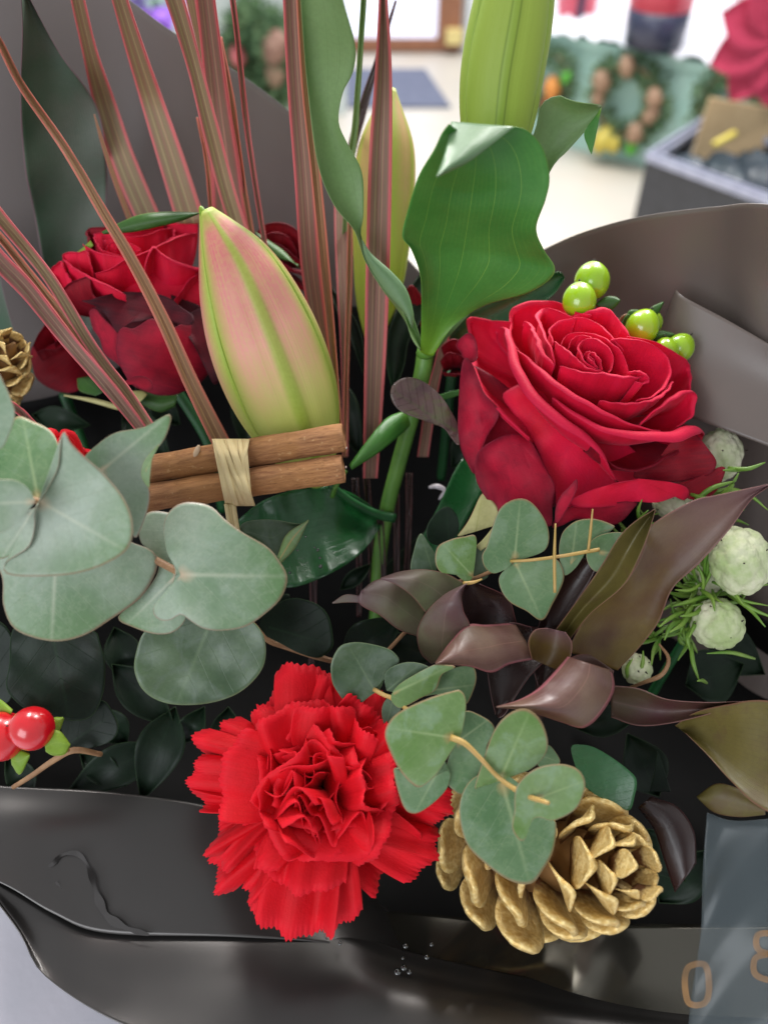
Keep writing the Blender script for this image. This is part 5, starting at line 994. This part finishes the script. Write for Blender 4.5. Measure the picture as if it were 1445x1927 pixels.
strip('leaf_fold', [(522, 1047), (540, 1005), (581, 978)], [(529, 1060), (556, 1030), (580, 982)], [28.7, 29.2], M['euc3'], s2, cup=-.1, n=20, m=7)
# dark leaves lower left
s = thing('foliage_sprig', 'dark green leathery leaves at the left under the pale eucalyptus', 'foliage', P(60, 1420, 33), 'dark foliage sprigs')
lf((100, 1200), [(24, 1185), (18, 1250), (14, 1300), (60, 1342), (120, 1356), (170, 1350), (193, 1308), (198, 1255), (188, 1210), (175, 1188), (110, 1190), (60, 1180)], 29.6, M['dark'], s, cup=-.3, g=(.2, .2), tip=(130, 1356), bump=.1, ripk=3, rip=.12)
lf((130, 1400), [(110, 1350), (150, 1340), (190, 1318), (212, 1340), (223, 1372), (205, 1397), (160, 1409), (115, 1405), (118, 1380)], 30.4, M['dark'], s, cup=-.2, tip=(215, 1345))
lf((-10, 1300), [(-60, 1180), (0, 1170), (30, 1220), (30, 1290), (5, 1330), (-50, 1330)], 30.6, M['dark'], s)
rr_ = random.Random(11)
# dim leaves deep inside the bouquet
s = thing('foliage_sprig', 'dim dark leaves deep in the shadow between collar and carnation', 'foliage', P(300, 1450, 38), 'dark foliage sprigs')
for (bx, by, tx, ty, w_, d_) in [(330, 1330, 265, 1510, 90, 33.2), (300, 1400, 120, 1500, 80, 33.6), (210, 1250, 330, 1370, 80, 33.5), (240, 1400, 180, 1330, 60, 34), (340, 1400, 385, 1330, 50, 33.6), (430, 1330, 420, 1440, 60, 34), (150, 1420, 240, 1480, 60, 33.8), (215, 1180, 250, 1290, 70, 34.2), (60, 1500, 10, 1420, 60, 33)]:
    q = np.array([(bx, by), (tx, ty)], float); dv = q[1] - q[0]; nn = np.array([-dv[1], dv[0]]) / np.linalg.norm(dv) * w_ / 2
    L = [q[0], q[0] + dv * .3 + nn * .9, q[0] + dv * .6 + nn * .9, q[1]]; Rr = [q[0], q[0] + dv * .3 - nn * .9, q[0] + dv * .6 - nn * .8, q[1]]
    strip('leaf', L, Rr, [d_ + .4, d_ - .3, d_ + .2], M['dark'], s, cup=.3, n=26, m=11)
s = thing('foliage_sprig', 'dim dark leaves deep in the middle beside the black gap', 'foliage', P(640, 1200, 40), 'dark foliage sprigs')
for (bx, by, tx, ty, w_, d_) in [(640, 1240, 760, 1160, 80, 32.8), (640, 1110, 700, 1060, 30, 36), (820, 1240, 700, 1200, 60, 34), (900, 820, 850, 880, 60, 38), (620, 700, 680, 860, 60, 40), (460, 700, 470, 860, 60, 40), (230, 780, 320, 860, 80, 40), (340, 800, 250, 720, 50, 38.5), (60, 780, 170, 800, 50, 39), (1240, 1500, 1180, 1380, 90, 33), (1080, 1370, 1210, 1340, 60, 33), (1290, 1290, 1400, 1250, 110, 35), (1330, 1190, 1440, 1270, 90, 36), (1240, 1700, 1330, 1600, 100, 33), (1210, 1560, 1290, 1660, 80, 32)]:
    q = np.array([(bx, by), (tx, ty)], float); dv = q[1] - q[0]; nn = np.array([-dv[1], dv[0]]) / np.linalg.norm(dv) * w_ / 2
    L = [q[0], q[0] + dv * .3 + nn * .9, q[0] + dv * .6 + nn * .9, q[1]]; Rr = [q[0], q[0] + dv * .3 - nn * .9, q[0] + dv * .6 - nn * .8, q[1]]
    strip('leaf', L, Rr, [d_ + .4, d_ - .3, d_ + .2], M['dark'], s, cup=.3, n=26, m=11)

# sprig in front of the open rose
s = euc('eucalyptus sprig with heart shaped leaves just below the open rose', P(965, 1055, 30))
lf((968, 1052), Z6([(980, 470), (1000, 430), (1030, 330), (1060, 260), (1110, 222), (1170, 214), (1220, 245), (1270, 320), (1284, 395), (1260, 450), (1180, 482), (1130, 492), (1090, 530), (1030, 552), (990, 520)]), 29.0, M['euc2'], cup=-.2, g=(.1, .3), tip=(978, 938))
lf((968, 1056), Z6([(1056, 575), (1090, 530), (1145, 505), (1220, 490), (1310, 485), (1345, 530), (1348, 590), (1300, 690), (1252, 765), (1180, 722), (1110, 685), (1070, 635)]), 29.2, M['euc2'], cup=.1, g=(.1, -.2), tip=(1019, 1168))
lf((1075, 1060), Z7([(402, 500), (408, 440), (430, 390), (490, 345), (570, 335), (640, 352), (682, 378), (610, 400), (562, 450), (525, 520), (480, 585), (430, 618), (410, 565)]), 29.4, M['euc2'], cup=-.2, tip=(1085, 978))
lf((1130, 1040), Z7([(538, 520), (560, 450), (620, 412), (720, 404), (820, 450), (866, 512), (840, 570), (760, 622), (650, 612), (570, 590)]), 29.0, M['euc2'], cup=-.2, tip=(1226, 1042))
tube('twig', [(960, 1056, 28.9), (1000, 1054, 28.7), (1060, 1046, 28.6), (1128, 1034, 28.5)], [.55, .6, .7], M['twigy'], s, 8, 20)
tube('twig', [(1045, 985, 28.3), (1043, 1050, 28.3), (1044, 1115, 28.5)], [.3, .6, .55], M['twigy'], s, 8, 14)
tube('twig', [(1115, 958, 28.3), (1111, 1000, 28.3), (1107, 1036, 28.4)], [.25, .5, .5], M['twigy'], s, 8, 14)
lf((890, 1085), Z6([(768, 500), (780, 430), (840, 397), (900, 384), (950, 382), (952, 460), (935, 570), (905, 590), (850, 552), (795, 548)]), 29.8, M['euc3'], g=(.2, 0), tip=(830, 1020))
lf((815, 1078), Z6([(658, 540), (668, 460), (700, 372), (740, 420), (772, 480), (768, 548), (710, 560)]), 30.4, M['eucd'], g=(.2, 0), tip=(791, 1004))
lf((845, 1020), Z6([(735, 400), (732, 335), (780, 268), (830, 250), (868, 295), (872, 365), (830, 410), (780, 425)]), 31.6, M['dark'], cup=-.2)
lf((895, 1000), Z6([(868, 382), (900, 340), (930, 290), (980, 190), (1020, 215), (1052, 262), (1045, 320), (1020, 340), (930, 352), (890, 378)]), 30.6, M['dried'], fold=.3, tip=(907, 929))
lf((930, 1060), Z6([(930, 460), (960, 430), (990, 425), (985, 500), (1010, 560), (960, 590), (935, 560)]), 30.3, M['eucd'])
strip('leaf', Z6([(950, 430), (990, 390), (1030, 340)]), Z6([(975, 450), (1010, 420), (1040, 360)]), [30.2, 30], M['dried'], s, n=16, m=7)
tube('twig', [(700, 1256, 31), (840, 1110, 30.8), (895, 1088, 30.2), (965, 1058, 29.2)], [.8, .7], M['twig'], s, 8, 20)

# sprig over the cone
s = euc('bright eucalyptus sprig in front of the cone and beside the carnation', P(850, 1390, 26))
G3, G2, GD = M['euc3'], M['euc2'], M['eucd']
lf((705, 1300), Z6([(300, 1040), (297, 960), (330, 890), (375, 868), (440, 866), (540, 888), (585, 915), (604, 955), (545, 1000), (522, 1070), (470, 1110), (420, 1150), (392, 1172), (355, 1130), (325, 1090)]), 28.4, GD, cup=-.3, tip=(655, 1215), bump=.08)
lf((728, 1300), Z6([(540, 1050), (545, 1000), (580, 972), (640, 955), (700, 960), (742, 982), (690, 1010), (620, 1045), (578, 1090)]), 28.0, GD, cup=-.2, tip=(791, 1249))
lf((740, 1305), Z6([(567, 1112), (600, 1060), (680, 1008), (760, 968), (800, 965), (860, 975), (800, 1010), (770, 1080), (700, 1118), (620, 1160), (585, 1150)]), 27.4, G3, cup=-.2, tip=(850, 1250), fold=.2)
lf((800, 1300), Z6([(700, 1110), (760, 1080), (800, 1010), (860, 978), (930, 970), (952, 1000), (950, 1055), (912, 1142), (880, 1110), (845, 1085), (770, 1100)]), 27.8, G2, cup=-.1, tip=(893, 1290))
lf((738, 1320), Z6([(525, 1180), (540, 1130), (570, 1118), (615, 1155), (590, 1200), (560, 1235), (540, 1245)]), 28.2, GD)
tube('twig', [(704, 1298, 28.3), (722, 1308, 28.0), (740, 1316, 27.8), (800, 1360, 26.8), (850, 1390, 25.8)], [.8, .7, .8], M['twigy'], s, 8, 22)
lf((850, 1388), Z8([(48, 245), (90, 182), (200, 128), (290, 100), (325, 98), (343, 145), (325, 255), (285, 325), (235, 400), (190, 442), (160, 447), (108, 398), (62, 310)]), 25.2, G3, cup=.2, g=(.2, .1), tip=(728, 1372), fold=-.15)
lf((835, 1430), Z8([(78, 388), (110, 400), (165, 450), (230, 410), (280, 390), (282, 430), (262, 470), (205, 522), (152, 546), (112, 515)]), 26.3, G2, tip=(780, 1531))
lf((862, 1395), Z8([(300, 300), (330, 178), (400, 190), (448, 235), (420, 300), (415, 350), (345, 472), (290, 455), (268, 410), (280, 340)]), 26.6, G2, cup=-.2, tip=(920, 1355))
lf((940, 1470), Z8([(375, 452), (408, 345), (448, 240), (500, 182), (562, 164), (615, 205), (642, 285), (622, 345), (560, 392), (475, 402), (400, 440)]), 25.4, G3, cup=-.2, g=(.1, .3), tip=(1000, 1335), fold=-.12)
lf((1010, 1420), Z8([(600, 330), (640, 295), (672, 325), (686, 360), (650, 372), (610, 375)]), 26.6, G2)
lf((945, 1475), Z8([(318, 540), (335, 460), (380, 410), (440, 395), (480, 400), (540, 440), (640, 558), (672, 582), (662, 680), (625, 750), (580, 802), (500, 790), (405, 722), (342, 650)]), 25.9, M['euc2'], cup=.3, g=(.1, -.1), tip=(999, 1662))
lf((1012, 1503), Z8([(512, 600), (520, 540), (528, 450), (590, 387), (680, 366), (750, 385), (778, 435), (762, 500), (730, 540), (660, 572), (615, 560), (585, 570), (560, 635), (540, 645)]), 24.2, G3, cup=-.15, g=(.1, .1), tip=(1098, 1470))
tube('twig', [(848, 1388, 25.0), (875, 1400, 24.9), (908, 1432, 25.0), (940, 1465, 25.1), (985, 1495, 24.4), (1032, 1512, 23.6)], [1.0, .7, .7, .9, .6], M['twigy'], s, 8, 28)
lf((1100, 1480), Z8([(727, 305), (760, 295), (810, 305), (880, 345), (950, 400), (966, 430), (960, 475), (938, 535), (880, 505), (820, 480), (780, 440), (745, 380)]), 27.6, M['lilyd'], s, cup=-.3, tip=(1190, 1460), label='dark shiny leaf behind the cone')

# ================================================================== PURPLE BRONZE SPRIG
s = thing('bronze_leaf_sprig', 'glossy purple bronze leaf sprig curling outward at lower right', 'leaf sprig', P(1020, 1260, 31))
def pz(L, R, d, mt, **k): return strip('leaf', L, R, d, M[mt], s, **{**dict(n=44, m=19), **k})
pz([(791, 1200), (750, 1185), (715, 1158), (685, 1143), (674, 1130), (680, 1112)], [(800, 1150), (780, 1122), (757, 1103), (735, 1090), (705, 1093), (682, 1110)], [30.6, 29.6, 29.4], 'mauve', cup=-.3, tilt=.2)
pz([(800, 1152), (775, 1122), (745, 1100), (716, 1089)], [(874, 1098), (840, 1080), (800, 1072), (757, 1075), (718, 1087)], [30, 29, 28.8], 'mauve', cup=-.3, tilt=.4)
pz([(812, 1250), (791, 1228), (785, 1190), (800, 1155), (835, 1120), (876, 1098)], [(860, 1222), (884, 1182), (872, 1150), (868, 1120), (874, 1104), (880, 1099)], [30.2, 28.8, 28.2, 28.4], 'mauve', cup=-.5, tilt=-.3)
pz([(884, 1180), (866, 1140), (874, 1099)], [(972, 1172), (955, 1125), (903, 1099)], [30, 29], 'brownd', cup=.4)
tube('leaf_tip', [(872, 1098, 28.3), (890, 1096, 28.2), (907, 1090, 28.2)], [.7, .6, .25], M['twigy'], s, 8, 8)
strip('leaf', [(625, 1134), (650, 1119), (680, 1122)], [(626, 1136), (655, 1134), (682, 1135)], [29.8, 29.9], M['mauve'], s, n=14, m=7)
# big left hand cup
pz([(968, 1172), (915, 1176), (880, 1176), (850, 1205), (818, 1248)], [(1010, 1240), (960, 1250), (925, 1266), (880, 1254), (820, 1251)], [29.6, 28.6, 27.8, 27.6], 'pinkleaf', cup=-.4, tilt=-.2)
pz([(1000, 1180), (960, 1172), (920, 1190), (915, 1240), (922, 1300), (932, 1345)], [(1030, 1240), (1000, 1270), (985, 1290), (965, 1320), (950, 1345), (938, 1352)], [29.8, 29.2, 28.4], 'brownd', cup=.4)
pz([(975, 1180), (990, 1210), (1000, 1250), (1012, 1290)], [(1060, 1180), (1075, 1220), (1060, 1260), (1030, 1290)], [30.4, 29.4], 'brownd', cup=.8)
pz([(1000, 1240), (994, 1208), (1006, 1186), (1030, 1182)], [(1050, 1262), (1072, 1240), (1076, 1210), (1064, 1190)], [28.9, 28.6], 'olive', cup=.7, n=30)
pz([(1068, 1236), (1040, 1268), (1010, 1298), (975, 1318), (934, 1330)], [(1152, 1262), (1155, 1300), (1130, 1345), (1098, 1370), (1058, 1360), (1013, 1345), (970, 1335), (934, 1332)], [27.9, 27.2, 26.7, 26.6], 'pinkleaf', cup=-.9, tilt=.2, n=54, m=25)
pz([(1068, 1240), (1090, 1232), (1110, 1232)], [(1120, 1300), (1148, 1285), (1155, 1262)], [28.4, 28.0], 'purple', cup=-.3, n=20)
pz([(1042, 1190), (1081, 1137), (1126, 1073), (1164, 1012), (1194, 982), (1232, 958)], [(1070, 1206), (1111, 1155), (1172, 1103), (1202, 1050), (1221, 1001), (1233, 960)], [29.6, 28.4, 27.4, 27], 'olive2', vfold=.5, cup=.2, n=60)
pz([(1066, 1225), (1110, 1150), (1180, 1090), (1212, 1030), (1224, 990), (1300, 944), (1353, 931), (1447, 911)], [(1162, 1262), (1202, 1220), (1239, 1171), (1266, 1107), (1315, 1061), (1372, 997), (1413, 941), (1447, 915)], [30.4, 29.2, 28.2, 27.4, 27], 'olive', cup=.6, tilt=.5, n=80, m=27)
pz([(1010, 1190), (1030, 1120), (1060, 1075), (1089, 1050)], [(1048, 1192), (1080, 1140), (1111, 1091), (1128, 1054)], [31, 29.8], 'brownd', cup=.3)
pz([(1150, 1290), (1202, 1296), (1255, 1316), (1330, 1322), (1405, 1320)], [(1150, 1350), (1200, 1366), (1258, 1362), (1330, 1345), (1405, 1322)], [30.6, 29.4, 28.4], 'purple', cup=.4)
pz([(1270, 1366), (1310, 1340), (1370, 1326), (1430, 1318), (1520, 1330)], [(1290, 1380), (1330, 1420), (1375, 1470), (1430, 1520), (1520, 1560)], [29.6, 27.6, 26], 'olive2', cup=.5, tilt=-.4, m=25)
pz([(1310, 1500), (1350, 1475), (1400, 1490), (1440, 1520)], [(1320, 1510), (1345, 1530), (1390, 1538), (1440, 1534)], [29, 27.6], 'olive2', cup=-.2, n=24)
pz([(1225, 1500), (1275, 1520), (1305, 1565), (1310, 1625)], [(1200, 1520), (1230, 1560), (1250, 1620), (1270, 1680)], [30.4, 30], 'brownd', cup=-.4, n=30)
pz([(1222, 1490), (1232, 1450), (1237, 1414)], [(1262, 1490), (1250, 1450), (1238, 1415)], [31.6, 31.2], 'dark', n=20)
tube('stem', [(1020, 1250, 30.8), (1010, 1400, 33), (1000, 1500, 36)], 2, M['brownd'], s)

# ================================================================== BERRIES
def berry(px, py, d, r, parent, mat, ax_=None, ratio=1.08, tipdot=True):
    A_ = unit(np.array(ax_ if ax_ is not None else UP * .9 - FW * .3, float)); c_ = P(px, py, d); rc = r * d * KX / 722.5
    V, F, At = blob(c_, (rc, rc, rc * ratio), basis_from(A_), 22, 28, lambda D: 1 + .05 * np.clip(D[..., 2], 0, 1) ** 6 - .02 * D[..., 2]); o = obj('berry', V, F, mat, parent)
    if tipdot:
        tp = c_ + A_ * rc * .01 * ratio * 1.04
        for k in range(3):
            a = k * 2.1; dr = unit(A_ + .5 * (math.cos(a) * RT + math.sin(a) * FW)); V, F, At = tubew([tp - dr * .0003, tp + dr * .0011], [.00035, .00012], 6); obj('style', V, F, M['black'], o) if False else obj('style', V, F, M['black'], parent)
    return o
s = thing('hypericum_sprig', 'pair of lime green berries just above the open rose', 'green berries', P(1140, 600, 34), 'green berry sprigs')
berry(1114, 528, 33.2, 33, s, M['berryg'], UP + RT * .1); berry(1090, 565, 32.4, 31.5, s, M['berryg'], UP)
strip('leaf', [(1122, 570), (1140, 558), (1158, 558), (1167, 564)], [(1122, 576), (1135, 583), (1152, 582), (1167, 566)], [33.2, 33], M['sepald'], s, cup=-.1, n=18, m=9)
strip('leaf', [(1122, 572), (1128, 582), (1138, 590)], [(1135, 572), (1140, 580), (1140, 592)], [33.6, 33.4], M['sepald'], s, n=12, m=5)
tube('twig', [(1104, 560, 33.4), (1128, 578, 34), (1145, 610, 35)], .8, M['twig'], s)
s = thing('hypericum_sprig', 'green berries with small leaves at upper right edge of the open rose', 'green berries', P(1200, 680, 35), 'green berry sprigs')
berry(1226, 606, 33.6, 21, s, M['berryg'], UP + RT * .5, 1.0, False); berry(1208, 616, 32.8, 31, s, M['berryg'], UP * .8 + RT * .35 - FW * .3, 1.12)
berry(1279, 655, 33.0, 26.5, s, M['berryg'], UP * .7 + RT * .5 - FW * .4); berry(1252, 661, 32.4, 24, s, M['berryg'], UP)
for a_, b_ in [([(1177, 600), (1184, 584), (1200, 582)], [(1180, 604), (1195, 600), (1210, 590)]), ([(1212, 592), (1228, 576), (1248, 567)], [(1222, 594), (1238, 590), (1249, 569)]), ([(1224, 640), (1242, 622), (1268, 627)], [(1226, 642), (1250, 640), (1270, 630)]), ([(1226, 645), (1238, 630), (1250, 626)], [(1230, 650), (1246, 640), (1256, 630)]), ([(1170, 612), (1174, 598), (1182, 590)], [(1176, 618), (1184, 604), (1188, 594)])]:
    strip('leaf', a_, b_, [33.4, 33], M['sepald'], s, cup=-.1, n=16, m=7)
tube('twig', [(1162, 606, 34), (1180, 592, 33.6), (1200, 610, 33.8), (1240, 650, 34)], .6, M['twig'], s)
s = thing('hypericum_sprig', 'red berries with lime sepals at the lower left edge', 'red berries', P(100, 1420, 30))
berry(60, 1371, 27.6, 41, s, M['berryr'], -RT + UP * .1, 1.0, True); berry(3, 1386, 28.2, 46, s, M['berryr'], -RT, 1.0, False)
lfn = lambda a_, b_, d_: strip('sepal', a_, b_, d_, M['sepal'], s, cup=-.12, n=18, m=9)
lfn([(92, 1372), (100, 1352), (118, 1350)], [(98, 1392), (112, 1376), (121, 1352)], [28.2, 28.4]); lfn([(84, 1400), (92, 1378), (112, 1376), (132, 1400)], [(86, 1415), (100, 1422), (122, 1420), (133, 1402)], [27.6, 27.8]); lfn([(20, 1420), (30, 1410), (56, 1418)], [(22, 1440), (38, 1458), (56, 1425)], [28.2, 28]); lfn([(-10, 1310), (6, 1320), (24, 1336)], [(-12, 1330), (0, 1340), (20, 1345)], [28.6, 28.2])
tube('twig', [(25, 1482, 31), (60, 1460, 30.6), (100, 1432, 30), (140, 1412, 29.6), (190, 1420, 30.6)], [.9, 1.0, 1.2, 1.0], M['twig'], s)
tube('twig', [(130, 1414, 29.6), (110, 1404, 29), (90, 1395, 28.4)], [.9, .8], M['twig'], s)

# ================================================================== BRUNIA
s = thing('brunia_sprig', 'silvery white knobbly brunia heads with green needles at right', 'brunia', P(1300, 1150, 36))
def knob(px, py, d, rx, ry, tilt=0, lab=None):
    c_ = P(px, py, d); k = d * KX / 722.5; A_ = unit(UP * math.cos(tilt) + RT * math.sin(tilt)); bs = np.array([unit(np.cross(A_, FW)), unit(-FW), A_]); bs[1] = unit(np.cross(bs[2], bs[0]))
    N_ = 70; i = np.arange(N_) + .5; ph = np.arccos(1 - 2 * i / N_); th = np.pi * (1 + 5 ** .5) * i; pts = np.stack([np.cos(th) * np.sin(ph), np.sin(th) * np.sin(ph), np.cos(ph)], 1); pts += rng.normal(size=pts.shape) * .09
    def f(D): dd = np.sqrt(((D[..., None, :] - pts) ** 2).sum(-1)).min(-1); return 1 - 1.0 * dd ** 2 + .02 * np.sin(D[..., 0] * 5)
    V, F, At = blob(c_, (rx * k, rx * k * .95, ry * k), bs, 60, 84, f); o = obj('flower_head', V, F, M['brunia'], s, At, label=lab)
    for j in rng.choice(N_, 14, replace=False):
        if (pts[j] @ np.linalg.inv(bs.T).T @ np.eye(3))[1] < -9: continue
        q = c_ + (pts[j] * np.array([rx, rx * .95, ry]) * k * .01) @ bs
        if (CAM - q) @ (q - c_) < 0: continue
        dr = unit(q - c_ + .0 * UP); V, F, At = tubew([q - dr * .0004, q + dr * .0006 + rng.normal(size=3) * .0003], [.00035, .00015], 5); obj('speck', V, F, M['black'], o)
    return c_
knob(1355, 856, 33.6, 41, 52, .1); knob(1268, 952, 33.6, 42, 28, .3); cK = knob(1392, 1056, 30.6, 58, 68, -.15, 'largest brunia head'); knob(1350, 1174, 31.0, 50, 50, .6); knob(1198, 1259, 31.6, 29, 30, .2); knob(1330, 1080, 32.6, 40, 46, .0)
def needle(px, py, qx, qy, d0, d1, bow, w=.9, mat='needle'):
    mx, my = (px + qx) / 2 + (qy - py) * bow, (py + qy) / 2 - (qx - px) * bow
    V, F, A_ = tubew([P(px, py, d0), P(mx, my, (d0 + d1) / 2 - .1), P(qx, qy, d1)], np.array([.6, 1, .85, .25]) * w * .001, 6, 9); return obj('needle', V, F, M[mat], s)
nd = [(1385, 905, 1300, 950), (1420, 935, 1340, 925), (1400, 960, 1300, 930), (1445, 960, 1360, 930), (1390, 890, 1350, 935), (1345, 965, 1290, 1010), (1376, 990, 1330, 1090), (1350, 1010, 1325, 1085), (1330, 1020, 1322, 1110), (1310, 1060, 1322, 1120), (1270, 1110, 1322, 1096), (1262, 1142, 1330, 1120), (1280, 1160, 1330, 1130), (1300, 1140, 1355, 1112), (1445, 1140, 1345, 1085), (1460, 1165, 1360, 1100), (1440, 1180, 1370, 1120), (1400, 1140, 1340, 1095), (1445, 1100, 1380, 1105), (1430, 1035, 1470, 1010), (1420, 1105, 1395, 1130), (1315, 1280, 1300, 1210), (1312, 1282, 1330, 1286), (1298, 1224, 1300, 1180), (1310, 1190, 1300, 1150), (1296, 1200, 1318, 1150), (1260, 1190, 1300, 1150), (1250, 1205, 1290, 1165), (1240, 1180, 1290, 1150), (1280, 1190, 1310, 1130), (1330, 1230, 1420, 1240), (1360, 1135, 1340, 1110), (1357, 1155, 1325, 1120), (1345, 1150, 1318, 1110), (1440, 870, 1370, 880), (1360, 885, 1395, 885), (1220, 960, 1200, 1000), (1208, 940, 1205, 985), (1235, 985, 1195, 1000), (1210, 1225, 1190, 1275), (1190, 1240, 1180, 1275), (1060, 1300, 1100, 1290)]
rn = random.Random(5)
for (a, b, c_, d_) in nd[:-1]: needle(c_, d_, a, b, 31.4, 30.6 + rn.uniform(-.6, .6), rn.uniform(-.2, .2), rn.uniform(.7, 1.1))
for k in range(90):
    cx, cy = rn.choice([(1325, 1110), (1330, 1120), (1345, 940), (1300, 1150), (1240, 1190), (1290, 1180), (1210, 1000), (1330, 1040)]); an = rn.uniform(0, 6.28); L = rn.uniform(35, 85)
    needle(cx + rn.uniform(-20, 20), cy + rn.uniform(-16, 16), cx + L * math.cos(an), cy + L * math.sin(an) * .9, 32.6, 31.8 + rn.uniform(-.7, 1.4), rn.uniform(-.3, .3), rn.uniform(.6, 1.0))
tube('stem', [(1325, 1110, 32.8), (1300, 1180, 33.6), (1260, 1250, 35), (1200, 1350, 38)], [1.6, 2.2], M['stemd'], s)
tube('stem', [(1345, 900, 34.4), (1335, 1000, 34), (1325, 1110, 33)], [1.4, 1.6], M['stemd'], s)
tube('curled_bract', [(1170, 1300, 31.6), (1210, 1285, 31), (1245, 1270, 30.6), (1258, 1240, 30.6), (1240, 1212, 31)], [.4, .7, .9, .8, .4], M['twig'], s, 8, 24)
# small white plastic glints deep in the gap, shaped as a pale curl
cfh = thing('plastic_glint', 'tiny clear plastic glint in the black gap left of the open rose', 'plastic glint', P(820, 925, 37))
sh = N('pale_glint'); shm = sh.pbr(hexc(210, 200, 205), .15, .8)
V, F, A_ = tubew([P(808, 917, 36.5), P(822, 915, 36.3), P(836, 923, 36.4), P(826, 940, 36.6)], [.0007, .0012, .0009, .0004], 8, 16); obj('clip', V, F, shm, cfh)
